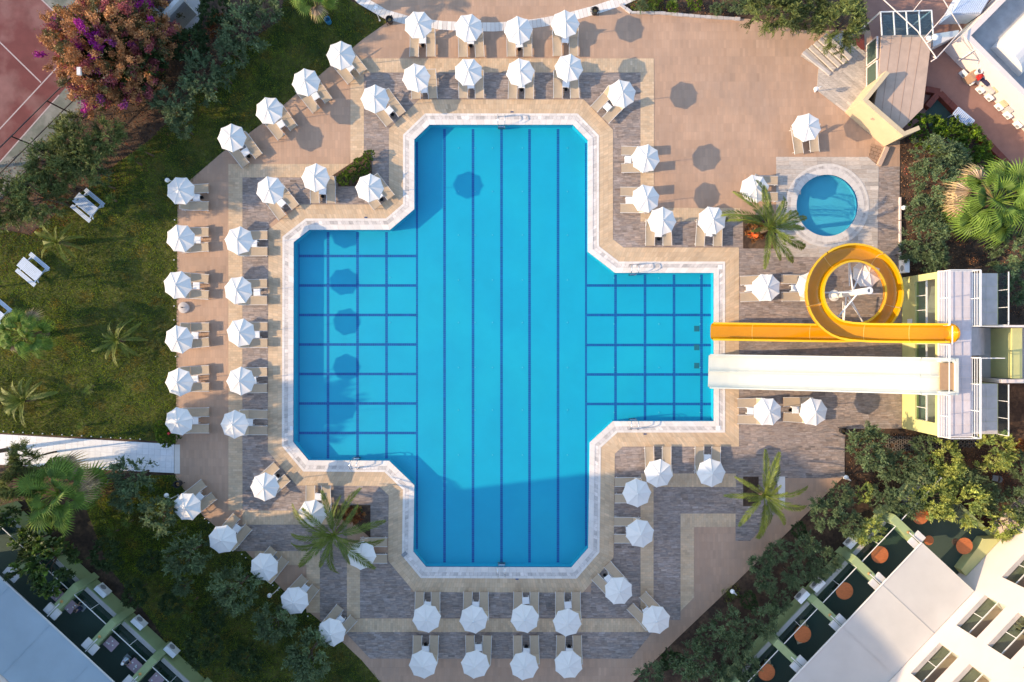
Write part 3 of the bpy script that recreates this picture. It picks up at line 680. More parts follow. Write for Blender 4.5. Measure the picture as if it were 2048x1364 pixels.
# ------------------------------------------------------------------ slides
def sweep(path, prof, closed_prof=False, up=Vector((0, 0, 1))):
    n = len(path); k = len(prof); V = []; F = []
    for i, p in enumerate(path):
        p = Vector(p); d = Vector(path[min(i + 1, n - 1)]) - Vector(path[max(i - 1, 0)]); d.z *= 1; d.normalize()
        sx = d.cross(up); sx.normalize(); u = sx.cross(d)
        for (a, b) in prof: V.append(tuple(p + sx * a + u * b))
    for i in range(n - 1):
        for j in range(k if closed_prof else k - 1):
            j2 = (j + 1) % k; F.append((i * k + j, (i + 1) * k + j, (i + 1) * k + j2, i * k + j2))
    return V, F
def uprof(wd, dp, flange, th=.03, n=12):
    inner = []; h = wd / 2; sg = lambda v: (1 if v > 0 else -1) * abs(v) ** .62
    for i in range(n + 1):
        a = math.pi * i / n; x = -sg(math.cos(a)) * h; z = dp * (1 - abs(math.sin(a)) ** .55); inner.append((x, z))
    top = [(-h - flange, dp), (-h - flange, dp - .06), (-h - .01, dp - .06)]
    outer = [(x * 1.04, z - th if 0 < i < n else z - .06) for i, (x, z) in enumerate(inner)]
    return inner + [(h + flange, dp), (h + flange, dp - .06)] + outer[::-1] + [(-h - flange, dp - .06), (-h - flange, dp)]
lcx, lcy, lr = 1700, 586, 79.5
ctrl = []
for x in (1889, 1868, 1845, 1820, 1790, 1760, 1730): f = (1889 - x) / 159; ctrl.append((x, 666.8 - 0.5 * f, 4.52 - 1.1 * max(0, (f - .16) / .84)))
pathpx = list(ctrl)
za = 3.3; NL = 40
for i in range(1, NL + 1):
    a = 2 * math.pi * i / NL; f = i / NL; z = za - 1.9 * f
    pathpx.append((lcx - lr * math.sin(a) * 1.0, lcy + lr * math.cos(a), z))
pathpx[7:7 + NL] = pathpx[7:7 + NL]
for x in (1690, 1660, 1620, 1580, 1540, 1500, 1470, 1445, 1421): f = (1690 - x) / 270; pathpx.append((x, 667 - 4 * f, 1.35 - .85 * min(1, f * 1.15) ** .8))
path = [P(*p) for p in pathpx]
def smooth(path, it=3):
    p = [Vector(q) for q in path]
    for _ in range(it): p = [p[0]] + [(p[i - 1] + p[i] * 2 + p[i + 1]) / 4 for i in range(1, len(p) - 1)] + [p[-1]]
    return p
path = smooth(path, 2)
ys = empty('yellow_slide', P(1669, 594, 0), label='long yellow slide looping once before running down into the pool', cat='slide')
def absbuild(name, V, F, m, root, smooth=True, kind=None):
    off = root.location; me = bpy.data.meshes.new(name); me.from_pydata([tuple(Vector(v) - off) for v in V], [], F); me.materials.append(m)
    if smooth: me.polygons.foreach_set('use_smooth', [True] * len(F))
    me.update(); return link(name, me, root, kind=kind)
bpy.context.view_layer.update()
prof = uprof(1.14, .66, .085)
# sections of chute between the seams, each a part
secs = [(0, 3), (3, 6)] + [(6 + i * 8, 14 + i * 8) for i in range(5)] + [(46, 49), (49, 52), (52, 55)]
for a, b in secs:
    b = min(b, len(path) - 1)
    if b <= a: continue
    V, F = sweep(path[a:b + 1], prof); absbuild('chute_section', V, F, M['yellow'], ys)
for a, b in secs[1:]:
    p = path[a]; d = (path[min(a + 1, len(path) - 1)] - path[a - 1]).normalized()
    V, F = sweep([p - d * .014, p + d * .014], [(x * 1.0, z + .006) for x, z in prof[:15]]); absbuild('joint', V, F, M['seam'], ys, False)
M['yellow_rim_lit'] = mat('yellow_rim_lit', (.78, .46, .02), .35, .04, 2)  # lighter yellow puts the light caught by the flat flange into its colour
for a, b in secs:
    b = min(b, len(path) - 1)
    for s_ in (-1, 1):
        V, F = sweep(path[a:b + 1], [(s_ * .575 - .055, .668), (s_ * .575 + .085 * (s_ > 0) + .055 * (s_ < 0) - .0, .668)] if s_ > 0 else [(-.66, .668), (-.52, .668)]); absbuild('rim', V, F, M['yellow_rim_lit'], ys)
# rounded start tub and pool end lip
mb = MB(); st_ = path[0]; n = 16
for i in range(n):
    for j, (r0, z0, r1, z1) in enumerate(((.0, .01, .30, .03), (.30, .03, .50, .2), (.50, .2, .57, .66), (.57, .66, .655, .66), (.655, .66, .655, .60), (.655, .60, .60, .60), (.60, .60, .40, -.01), (.40, -.01, 0, -.02))):
        a0 = -math.pi / 2 + math.pi * i / n; a1 = -math.pi / 2 + math.pi * (i + 1) / n
        f = lambda r, z, a: (st_.x - .02 + r * math.cos(a), st_.y + r * math.sin(a), st_.z + z)
        mb.face([f(r0, z0, a0), f(r1, z1, a0), f(r1, z1, a1), f(r0, z0, a1)])
absbuild('start_tub', mb.v, mb.f, M['yellow'], ys, False)
# carrying column, arms and struts of the loop
sc_ = empty('slide_support', P(1668, 591, 0), label='tall white steel column with arms carrying the yellow slide loop', cat='support')
b0 = sc_.location; cz = 4.9
MB().lathe([(.42, 0), (.42, .04), (.25, .05), (.23, .5), (.23, cz), (.25, cz), (.25, cz + .05), (.12, cz + .05), (.10, cz - .2)], (0, 0, 0), 20).build('column', M['whitem'], sc_, smooth=False)
cl = P(lcx, lcy, 2.4)
for ang_, zz in ((90, 2.9), (62, 2.7), (-55, 1.7), (-88, 1.9), (-125, 3.1), (0, 2.2), (180, 2.9)):
    a = R(ang_); e = cl + Vector((math.cos(a) * 2.62, math.sin(a) * 2.62, 0)) - b0
    i_ = min(range(7, 47), key=lambda k: (Vector((path[k].x, path[k].y)) - Vector((e.x + b0.x, e.y + b0.y))).length); zz = path[i_].z - .15
    MB().tube([(0, 0, min(cz - .3, zz + .6)), (e.x, e.y, zz)], .055, 8).build('arm', M['whitem'], sc_)
    if ang_ in (90, -88, -55): MB().tube([(e.x * .2, e.y * .2, zz + .1), (e.x * 1.05, e.y * .98, zz - .05)], .035, 6).build('strut', M['whitem'], sc_)
for k in (52, 55):
    pass
# white twin slide
wsl = empty('white_slide', P(1660, 750, 0), label='wide white twin lane slide running straight down into the pool', cat='slide')
wpx = [(1900 - t * 483, 752.5 - t * 10.5, 0) for t in [i / 24 for i in range(25)]]
wpath = []
for i, (x, y, _) in enumerate(wpx):
    t = i / 24; z = 4.46 - 3.96 * (0 if t < .08 else min(1, ((t - .08) / .80)) ** .92)
    wpath.append(P(x, y, z))
wpath = smooth(wpath, 3)
hw = 1.16
def lane_prof():
    pr = []
    for c_ in (-.56, .56):
        for i in range(9):
            u = -1 + 2 * i / 8; pr.append((c_ + u * .55, -.02 + .28 * abs(u) ** 4))
    pr = [(-hw - .09, .46), (-hw, .46), (-hw + .02, .3)] + pr + [(hw - .02, .3), (hw, .46), (hw + .09, .46), (hw + .09, .38), (hw + .03, .36), (hw - .02, -.05), (-hw + .02, -.05), (-hw - .03, .36), (-hw - .09, .38), (-hw - .09, .46)]
    return pr
lp = lane_prof()
for a, b in ((0, 3), (3, 8), (8, 14), (14, 20), (20, 24)):
    V, F = sweep(wpath[a:b + 1], lp); absbuild('chute_section', V, F, M['white_sl'], wsl, False)
p0 = wpath[0]
pm = MB().box(p0.x - .85, p0.x + .12, p0.y - .9, p0.y + .9, p0.z + .15, p0.z + .26); absbuild('start_pad', pm.v, pm.f, M['tanpad'], wsl, False)
pm = MB().box(p0.x + .1, p0.x + .32, p0.y - 1.25, p0.y + 1.25, p0.z, p0.z + .42).box(p0.x - .9, p0.x + .12, p0.y - 1.25, p0.y - 1.0, p0.z, p0.z + .42).box(p0.x - .9, p0.x + .12, p0.y + 1.0, p0.y + 1.25, p0.z, p0.z + .42)
absbuild('start_tub', pm.v, pm.f, M['white_sl'], wsl, False)
for k in (8, 14):
    for s_ in (-1, 1):
        p = wpath[k]; m_b = MB().tube([(p.x, p.y + s_ * .9, 0), (p.x, p.y + s_ * .9, p.z - .05)], .06, 8); absbuild('leg', m_b.v, m_b.f, M['whitem'], wsl, False)

# ------------------------------------------------------------------ slide tower
TZ = 4.4
tw_ = empty('slide_tower', (31, -1, 0), label='yellow green slide tower with white railed deck and stairs', cat='tower')
def T(mb, name, m, parent=None, kind=None):
    par = parent or tw_; off = Vector((31, -1, 0))
    me = mb; me.v = [tuple(Vector(v) - off) for v in me.v]; return me.build(name, m, par, kind=kind)
X0 = 28.9; X1 = 31.05; X2 = 33.7; Y0, Y1 = -6.45, 4.7
fw = MB(); th_ = .25
def wall_open(mb, x, y0, y1, z0, z1, ops, th_):   # wall in the plane x with openings (ya, yb, za, zb)
    ys_ = sorted(set([y0, y1] + [o[0] for o in ops] + [o[1] for o in ops]))
    for i in range(len(ys_) - 1):
        a, b = ys_[i], ys_[i + 1]; m_ = (a + b) / 2; op = [o for o in ops if o[0] < m_ < o[1]]
        if not op: mb.box(x, x + th_, a, b, z0, z1)
        else: mb.box(x, x + th_, a, b, z0, op[0][2]); mb.box(x, x + th_, a, b, op[0][3], z1)
OPS = [(1.15, 4.25, 1.6, 3.9), (-5.6, -2.9, 1.6, 3.9), (-1.4, -.2, 1.6, 3.9)]
wall_open(fw, X0, Y0, Y1, 0, TZ - .16, OPS, th_); fw.box(X0 + th_, X1, Y0, Y0 + .2, 0, TZ - .16); fw.box(X0 + th_, X1, Y1 - .2, Y1, 0, TZ - .16); fw.box(X1, X1 + .2, Y0, Y1, 0, 3.2)
T(fw, 'wall', M['lime'])
T(MB().box(X0 + th_, X1, Y0 + .2, Y1 - .2, 0, 1.5), 'room_floor', M['conc'])
for (a, b, c_, d_) in OPS:
    f = T(MB().box(X0 + .12, X0 + .16, a, b, c_, d_ - 1.2), 'window', M['glass'])
    T(MB().box(X0 + .09, X0 + .19, a, b, d_ - 1.2, d_ - 1.13), 'rail', M['whitem'], f); n = max(1, int((b - a) / .8))
    for k in range(n + 1): T(MB().box(X0 + .11, X0 + .17, a + (b - a) * k / n - .02, a + (b - a) * k / n + .02, c_ + .002, d_ - 1.202), 'mullion', M['whitem'], f)
dkx = MB(); dkx.box(X0 - .06, X1, Y0 - .06, Y1 + .06, TZ - .16, TZ - .004); T(dkx, 'deck_slab', M['cream'])
nx, ny = 3, 14
for i in range(nx):
    for j in range(ny):
        a = X0 + (X1 - X0) * i / nx; b = Y0 + (Y1 - Y0) * j / ny; t = random.gauss(1, .03)
        T(MB().box(a + .01, a + (X1 - X0) / nx - .01, b + .01, b + (Y1 - Y0) / ny - .01, TZ - .005, TZ + .01, (t, t, t)), 'deck_tile', M['deck'])
def railing(x, ya, yb, z, parent_name='railing', hgt=1.0, nbars=4, posts=None, ax='y', tag_='railing'):
    r_ = T(MB().box(*( (x - .03, x + .03, ya, yb) if ax == 'y' else (ya, yb, x - .03, x + .03)), z + hgt - .05, z + hgt), parent_name, M['whitem'])
    n = max(1, int(round(abs(yb - ya) / 1.6)))
    for k in range(nbars):
        zz = z + .12 + (hgt - .3) * k / (nbars - 1 if nbars > 1 else 1)
        T(MB().box(*((x - .016, x + .016, ya, yb) if ax == 'y' else (ya, yb, x - .016, x + .016)), zz, zz + .032), 'bar', M['whitem'], r_)
    for k in range(n + 1):
        q = ya + (yb - ya) * k / n
        T(MB().box(*((x - .025, x + .025, q - .025, q + .025) if ax == 'y' else (q - .025, q + .025, x - .025, x + .025)), z, z + hgt - .052), 'post', M['whitem'], r_)
railing(X0 + .05, 1.05, Y1, TZ + .01, nbars=4); railing(X0 + .05, -1.25, -.25, TZ + .01, nbars=4); railing(X0 + .05, Y0, -3.6, TZ + .01, nbars=4)
railing(X1 - .05, 1.0, Y1, TZ + .01, nbars=4); railing(X1 - .05, Y0, -1.1, TZ + .01, nbars=4)
railing(Y1, X0 + .1, X1 - .1, TZ + .01, ax='x', nbars=2); railing(Y0, X0 + .1, X1 - .1, TZ + .01, ax='x', nbars=2)
railing(1.0, X1 + .02, X2 + 3, TZ - .55, ax='x', nbars=1, hgt=.6); railing(-1.15, X1 + .02, X1 + 1.9, TZ - .4, ax='x', nbars=2, hgt=.9)
T(MB().box(X0 + .2, X0 + .26, -.2, 1.0, TZ + .93, TZ + .98), 'slide_bar', M['whitem']); T(MB().box(X0 + .0, X0 + .05, -3.5, -1.3, TZ + .93, TZ + .98), 'slide_bar', M['whitem'])
for (a, b) in ((1.1, Y1 - .0), (Y0, -2.95)):
    T(MB().box(X1 + .2, X2, a, b, 0, 3.2), 'side_block', M['lime'])
    for i in range(3):
        for j in range(4):
            aa = X1 + .2 + (X2 - X1 - .25) * i / 3; bb_ = a + (b - a) * j / 4; t = random.gauss(.95, .03)
            T(MB().box(aa + .008, aa + (X2 - X1 - .25) / 3 - .008, bb_ + .008, bb_ + (b - a) / 4 - .008, 3.195, 3.22, (t, t, t * .95)), 'deck_tile', M['conc'])
    r_ = T(MB().box(X2 - .03, X2 + .03, a, b, 4.17, 4.22), 'glass_rail', M['whitem'])
    for k in range(3):
        T(MB().box(X2 - .01, X2 + .012, a + (b - a) * k / 3 + .03, a + (b - a) * (k + 1) / 3 - .03, 3.25, 4.168), 'pane', M['glassc'], r_)
        T(MB().box(X2 - .025, X2 + .025, a + (b - a) * k / 3 - .02, a + (b - a) * k / 3 + .02, 3.22, 4.169), 'post', M['whitem'], r_)
for k in range(9):    # stairs behind the deck
    t = random.gauss(.9, .04)
    T(MB().box(X1 + .2 + k * .28, X1 + .48 + k * .28, -1.0, .95, 0, 3.95 - k * .27, (t, t, t)), 'stair', M['conc'])
for k in range(5): T(MB().box(X1 + .2 + k * .28, X1 + .48 + k * .28, -2.85, -1.0, 0, 1.9 - k * .3), 'stair', M['conc'])
T(MB().box(X2 + .03, X2 + 9, .95, 1.1, 0, 3.5), 'parapet', M['cream']); T(MB().box(X2 + .03, X2 + 9, -2.9, -2.65, 0, 3.5), 'parapet', M['cream']); T(MB().box(X2 + .05, X2 + 9, -2.64, .94, 0, 1.2), 'landing', M['conc']); T(MB().box(X2 + .9, X2 + 1.6, -2.6, .9, 1.2, 3.3), 'lime_block', M['lime'])
sg_ = tag(MB().box(28.84, 28.88, 1.25 - .02, 1.6, .75, 1.3).build('notice_board', M['white']), 'small white notice on the tower wall under the yellow loop', 'sign')
sg_.location = (0, 0, 0)

# ------------------------------------------------------------------ hotel wings with ground floor terraces
def hotel(org, ang, s0, s1, hgt, depth, sp, s_first, lab, ncols, win_h=True):
    h = empty('hotel_wing', (org[0], org[1], 0), ang, label=lab, cat='building')
    w_ = MB(); TH = .3
    cols = [s_first + sp * k for k in range(ncols)]; zs = [z for z in np.arange(4.1, hgt - 2.4, 3.0)]
    def strip(a, b, za, zb): w_.box(a, b, -TH, 0, za, zb)
    strip(s0, s1, 0, zs[0])
    for i, z in enumerate(zs):
        prev = s0
        for c_ in cols: strip(prev, c_, z, z + 2.02); prev = c_ + 2.86
        strip(prev, s1, z, z + 2.02)
        strip(s0, s1, z + 2.02, zs[i + 1] if i + 1 < len(zs) else hgt)
    w_.box(s0, s0 + .3, -depth, -TH, 0, hgt); w_.box(s1 - .3, s1, -depth, -TH, 0, hgt); w_.box(s0 + .3, s1 - .3, -depth, -depth + .3, 0, hgt); w_.box(s0 + .3, s1 - .3, -depth + .3, -2.2, 0, hgt - .3)
    w_.build('wall', M['cream'], h)
    for z in zs:
        for c_ in cols:
            b = MB().box(c_ - .1, c_ + 3.0, -2.2, -TH, z - .35, z - .1).build('balcony', M['beige_r'], h)
            MB().box(c_ - .2, c_ - .02, -2.2, -TH, z - .1, z + 2.3).box(c_ + 2.9, c_ + 3.1, -2.2, -TH, z - .1, z + 2.3).build('side_wall', M['cream'], b)
            for k in range(2): MB().box(c_ + .04 + k * 1.42, c_ + 1.38 + k * 1.42, -TH - .03, -TH - .01, z - .05, z + .86).build('glass_panel', M['glass'], b)
            MB().box(c_, c_ + 2.86, -TH - .06, -TH + .0, z + .87, z + .92).build('handrail', M['whitem'], b)
            MB().box(c_ + 1.40, c_ + 1.44, -TH - .04, -TH - .0, z - .05, z + .865).build('post', M['whitem'], b)
            MB().box(c_, c_ + 2.86, -TH, -.02, z + .001, z + .02).build('sill', M['conc'], b)
            MB().box(c_ + .3, c_ + 2.4, -2.2, -2.15, z - .09, z + 1.95).build('balcony_door', M['greyc'], b)
    return h
RA = math.atan2(.7256, .688); LA = math.atan2(-.679, .734)
rorg = P(1776, 1364, 3.2); lorg = P(0, 1347, 3.2)
hotel(rorg, RA, -14, 26, 20, 12, 4.5, -7.52, 'cream hotel wing with recessed glass balconies, lower right corner', 7)
hotel(lorg, LA, -10.3, 30, 26, 12, 4.5, -8.5, 'cream hotel wing standing behind the lower left terraces', 8)
def terraces(org, ang, divs, tf, aw, s_end, lab, end_wall, s_start, side_name):
    r_ = empty('garden_terrace', (org[0], org[1], 0), ang, label=lab, cat='terrace')
    MB().box(s_start, s_end, .02, tf, 0, .9).build('base', M['green_w'], r_)
    MB().box(s_start + .3, s_end - .3, .04, tf - .3, .9, .93).build('floor', M['turf'], r_)
    for i in range(len(divs)):
        a = divs[i] + .28; b = (divs[i + 1] - .28) if i + 1 < len(divs) else s_end
        if b - a < .5: continue
        MB().box(a, b, tf - .02, tf + .32, 0, 1.27).build('front_wall', M['green_w'], r_)
        MB().box(a + .1, b - .1, tf - .0, tf + .28, 1.27, 1.33).build('sill', M['conc'], r_)
        g_ = MB().box(a, b, tf - .06, tf + .0 - .02, 2.27, 2.32).build('handrail', M['whitem'], r_); n = 2
        for k in range(n):
            MB().box(a + (b - a) * k / n + .02, a + (b - a) * (k + 1) / n - .02, tf - .05, tf - .035, .94, 2.268).build('glass_panel', M['glass'], g_)
        for k in range(n + 1): MB().box(a + (b - a) * k / n - .018, a + (b - a) * k / n + .018, tf - .065, tf - .025, .93, 2.269).build('post', M['whitem'], g_)
    for d_ in divs:
        if d_ > s_end - .5: continue
        dv = MB().box(d_ - .27, d_ + .27, aw - .2, tf + .55, 0, 2.4).build('dividing_wall', M['green_w'], r_)
        MB().box(d_ - .55, d_ - .08, aw - .15, aw + .55, 2.41, 2.55).box(d_ + .08, d_ + .55, aw - .15, aw + .55, 2.41, 2.55).build('cap_block', M['wwall'], dv)
        MB().bar((d_, aw - .2, 2.62), (d_, aw + .95, 2.55), .06, .06).build('awning_arm', M['whitem'], dv)
        if int(abs(d_ * 3)) % 2: MB().lathe([(.09, 0), (.11, .05), (.05, .09)], (d_, tf - .9, 2.4), 10).build('wall_lamp', M['gold'], dv)
    if end_wall:
        inv = Matrix.Translation(Vector((org[0], org[1], 0))) @ Matrix.Rotation(ang, 4, 'Z'); inv = inv.inverted()
        q4 = [inv @ P(x, y, 1.7) for x, y in ((1922, 1140), (1968, 1078), (2032, 1104), (1962, 1180))]
        MB().prism([(v.x, max(v.y, .03)) for v in q4], 0, 1.7).build('end_block', M['lime'], r_)
    return r_
def awning(org, ang, s0, s1, t1, z0, z1, step, lab, am='awn'):
    a = empty('awning', (org[0], org[1], 0), ang, label=lab, cat='awning'); s = s0
    while s < s1 - .1:
        e = min(s + step, s1); mb = MB(); n = 6
        for i in range(n):
            for j in range(4):
                def q(u, v): ss = s + (e - s) * u; return (ss, t1 * v + .04, z0 + (z1 - z0) * v - .05 * math.sin(math.pi * u) * math.sin(math.pi * v))
                mb.face([q(i / n, j / 4), q((i + 1) / n, j / 4), q((i + 1) / n, (j + 1) / 4), q(i / n, (j + 1) / 4)])
        mb.build('awning_panel', M[am], a, smooth=True)
        MB().bar((e, .05, z0 + .005), (e, t1, z1 + .005), .04, .05).build('seam_bar', M[am], a); s = e
    MB().bar((s0, t1 + .05, z1), (s1, t1 + .05, z1), .07, .08).build('front_bar', M['whitem'], a)
RD = [.62 + 4.02 * k for k in range(-4, 3)]
terraces(rorg, RA, RD, 6.55, 4.7, 13.1, 'row of green walled garden terraces with glass fronts, lower right', True, -16, 'right')
awning(rorg, RA, -15.52, 8.66, 4.78, 3.25, 3.0, 4.03, 'long pale grey awning sheltering the lower right terraces')
LD = [-8.2, -4.3, -.42, 3.22, 7.1, 11.0, 14.9]
terraces(lorg, LA, LD, 6.9, 4.9, 18, 'row of green walled garden terraces with glass fronts, lower left', False, -8.8, 'left')
awning(lorg, LA, -7.6, 16, 4.72, 3.25, 3.0, 3.9, 'long white awning tinted shade blue over the lower left terraces', 'awn_shade')
# steps and upper left terrace bits
def loc2(org, ang, s, t, z): c, sn = math.cos(ang), math.sin(ang); return Vector((org[0] + s * c - t * sn, org[1] + s * sn + t * c, z))
def ac_unit(pos, rz, lab, sc=1.0):
    t = empty('air_conditioner', pos, rz, lab, 'air conditioner', 'outdoor air conditioner units', scale=sc)
    MB().box(-.42, .42, -.16, .16, .06, .64).build('casing', M['white'], t)
    f = MB(); f.lathe([(.19, 0), (.2, .012)], (0, 0, 0), 18); o = f.build('fan_grille', M['greyc'], t, loc=(-.12, .162, .35), rot=(R(-90), 0, 0))
    g_ = MB()
    for k in range(4): g_.lathe([(.21 - k * .05, .014), (.215 - k * .05, .02), (.205 - k * .05, .02)], (0, 0, 0), 18)
    MB().box(-.40, -.36, -.14, .14, 0, .06).box(.36, .40, -.14, .14, 0, .06).build('feet', M['greyc'], t)
    return t
for (s, t, z, lab) in ((.88, 7.55, .55, 'white unit on the lower left terrace wall, highest of three'), (4.41, 7.6, .5, 'white unit on the lower left terrace wall, middle of three'), (7.5, 7.7, .45, 'white unit on the lower left terrace wall, lowest of three')):
    ac_unit(loc2(lorg, LA, s, t, z), LA, lab, 1.15)
for (s, t, z, lab) in ((.27, 7.35, .9, 'large pale unit outside the lower right terraces'), (1.63, 7.1, .9, 'pale unit half hidden by an olive, lower right terraces'), (5.6, 7.3, .6, 'grey unit behind the topmost lower right hedge tree')):
    ac_unit(loc2(rorg, RA, s, t, z), RA, lab, 1.15)
for k, (x, y, z) in enumerate(((1803, 534, .8),)): ac_unit(P(x, y, z), R(90), 'white unit at the corner beside the yellow loop', 1.1)
# round tables and chairs on the terraces
def round_table(pos, r, lab, hgt=.72):
    t = empty('round_table', pos, 0, lab, 'table', 'orange round terrace tables')
    MB().lathe([(r, 0), (r + .015, .015), (r + .01, .035)], (0, 0, hgt - .035), 28).build('table_top', M['tw'], t)
    MB().lathe([(.04, .02), (.035, hgt - .04)], (0, 0, 0), 10).build('pedestal', M['steel'], t); MB().lathe([(.26, 0), (.24, .025)], (0, 0, 0), 14).build('foot', M['steel'], t)
RT = [(-5.43, 5.8, .6, 'orange round table in the lowest right terrace bay'), (-1.69, 5.8, .6, 'orange round table with two chairs, second terrace bay from the bottom'), (2.6, 5.75, .6, 'orange round table in the third terrace bay'), (6.2, 5.7, .6, 'orange round table in the fourth bay, under olive leaves'), (10.19, 5.5, .58, 'orange round table partly hidden by the pale olive'), (10.8, 1.75, .58, 'orange round table in front of the yellow end wall')]
for s, t, r_, lab in RT: round_table(loc2(rorg, RA, s, t, .93), r_, lab, 1.0)
round_table(loc2(rorg, RA, 9.37, 3.8, .93), .33, 'small orange round table beside the awning corner', .9)
def chair(pos, rz, lab, m=M['ivory'], grp='terrace chairs'):
    t = empty('chair', pos, rz, lab, 'chair', grp)
    MB().box(-.21, .21, -.21, .21, .41, .45).build('seat', m, t)
    b = MB()
    for k in range(8):
        a0, a1 = R(200 + k * 17.5), R(200 + (k + 1) * 17.5)
        b.bar((.25 * math.cos(a0), .25 * math.sin(a0) + .0, .7), (.25 * math.cos(a1), .25 * math.sin(a1), .7), .03, .22)
    b.build('backrest', m, t)
    lg = MB().box(-.02, .02, -.02, .02, 0, .41).mesh('leg', M['steel'])
    for sx in (-1, 1):
        for sy in (-1, 1): link('leg', lg, t, (sx * .18, sy * .18, 0))
chair(loc2(rorg, RA, -1.1, 6.0, .93), RA + R(-40), 'pale chair on the upper side of the second orange table')
chair(loc2(rorg, RA, -2.2, 5.3, .93), RA + R(150), 'pale chair on the lower side of the second orange table')
chair(loc2(rorg, RA, -4.9, 5.9, .93), RA + R(-40), 'pale chair beside the lowest orange table')
def square_table(pos, rz, lab, m=M['pinkc'], cat='table'):
    t = empty('dining_table', pos, rz, lab, cat)
    MB().box(-.42, .42, -.42, .42, .70, .73).build('table_top', m, t)
    lg = MB().box(-.025, .025, -.025, .025, 0, .70).mesh('leg', M['steel'])
    for sx in (-1, 1):
        for sy in (-1, 1): link('leg', lg, t, (sx * .36, sy * .36, 0))
    for k in range(5):
        a, b = random.uniform(-.3, .3), random.uniform(-.3, .3)
        o_ = MB().lathe([(.05, 0), (.06, .02), (.045, .02), (.03, .008)], (a, b, .73), 10).build('plate', M['white'], t)
for s, t, lab in ((-1.0, 5.55, 'pink topped table on the highest lower left terrace'), (.05, 5.6, 'pink table against the first dividing wall, lower left'), (3.3 + .75, 5.6, 'pink table behind the second dividing wall, lower left'), (6.35, 5.6, 'laid pink table where the person in white sits'), (8.2, 5.9, 'pink table in the lowest left terrace')):
    square_table(loc2(lorg, LA, s, t, .93), LA, lab)
# people: seated figures, one continuous body mesh each
def person(pos, rz, lab, shirt, hairm):
    t = empty('person', pos, rz, lab, 'person')
    J = dict(pel=(0, 0, .50, .13), chest=(0, .05, .86, .15), neck=(0, .08, 1.02, .05), head=(0, .13, 1.14, .085), crown=(0, .14, 1.23, .075), shl=(-.17, .06, .96, .06), shr=(.17, .06, .96, .06), ell=(-.24, .16, .74, .042), elr=(.24, .16, .74, .042),
             wrl=(-.14, .38, .76, .03), wrr=(.14, .38, .76, .03), hal=(-.11, .46, .76, .035), har=(.11, .46, .76, .035), kl=(-.12, .42, .50, .065), kr=(.12, .42, .50, .065), al=(-.12, .42, .08, .04), ar=(.12, .42, .08, .04), fl=(-.12, .56, .04, .035), fr=(.12, .56, .04, .035))
    E_ = [('pel', 'chest'), ('chest', 'neck'), ('neck', 'head'), ('head', 'crown'), ('chest', 'shl'), ('chest', 'shr'), ('shl', 'ell'), ('shr', 'elr'), ('ell', 'wrl'), ('elr', 'wrr'), ('wrl', 'hal'), ('wrr', 'har'), ('pel', 'kl'), ('pel', 'kr'), ('kl', 'al'), ('kr', 'ar'), ('al', 'fl'), ('ar', 'fr')]
    def skin(names, edges, infl, nm, m):
        ks = list(names); me = bpy.data.meshes.new(nm); me.from_pydata([J[k][:3] for k in ks], [(ks.index(a), ks.index(b)) for a, b in edges], []); me.materials.append(m)
        o = link(nm, me, t); md = o.modifiers.new('skin', 'SKIN')
        for i, k in enumerate(ks): me.skin_vertices[0].data[i].radius = (J[k][3] + infl,) * 2; me.skin_vertices[0].data[i].use_root = (i == 0)
        su = o.modifiers.new('sub', 'SUBSURF'); su.levels = 2; su.render_levels = 2; return o
    skin(J.keys(), E_, 0, 'body', M['skin'])
    skin(['chest', 'pel', 'shl', 'shr', 'ell', 'elr'], [('chest', 'pel'), ('chest', 'shl'), ('chest', 'shr'), ('shl', 'ell'), ('shr', 'elr')], .022, 'shirt', shirt)
    skin(['pel', 'kl', 'kr'], [('pel', 'kl'), ('pel', 'kr')], .02, 'trousers', M['navy'])
    for s_ in (-1, 1):      # four bent fingers of unequal length and a thumb from the side of each palm
        for k, ln_ in enumerate((.070, .080, .075, .058)):
            x = s_ * .11 + (k - 1.5) * .018 * -s_; MB().tube([(x, .47, .765), (x, .47 + ln_ * .6, .768), (x, .47 + ln_, .745)], [.009, .008, .006], 6).build('finger', M['skin'], t, smooth=True)
        MB().tube([(s_ * .09, .44, .765), (s_ * .06, .47, .765), (s_ * .055, .495, .755)], [.011, .010, .007], 6).build('thumb', M['skin'], t, smooth=True)
    MB().lathe([(.10, -.03), (.108, .03), (.085, .09), (.03, .12)], (0, .12, 1.17), 14).build('hair', hairm, t, smooth=True)
    return t
p1 = loc2(lorg, LA, 5.55, 5.45, .93); chair(p1, LA + R(180 - 90), 'chair under the person in white, lower left terrace', M['greyc']); person(p1, LA - R(90), 'seated person in a white shirt and white cap at the laid pink table', M['shirt'], M['white'])
p1 = loc2(lorg, LA, -1.7, 5.6, .93); chair(p1, LA + R(90), 'chair under the person by the highest left dividing wall', M['greyc']); person(p1, LA - R(90), 'seated person in pale clothes on the highest left terrace', M['shirt'], M['hair'])
p1 = loc2(lorg, LA, .75, 5.9, .93); chair(p1, LA + R(-90), 'chair under the dark clothed person, lower left', M['greyc']); person(p1, LA + R(90), 'seated person in dark clothes next to the first dividing wall', M['navy'], M['hair'])
p1 = loc2(rorg, RA, 8.2, -.9, 7.02); chair(p1, RA + R(180), 'chair on the second storey balcony, lower right', M['greyc']); person(p1, RA, 'person in violet clothes sitting on the second storey balcony', M['pinkc'], M['hair'])

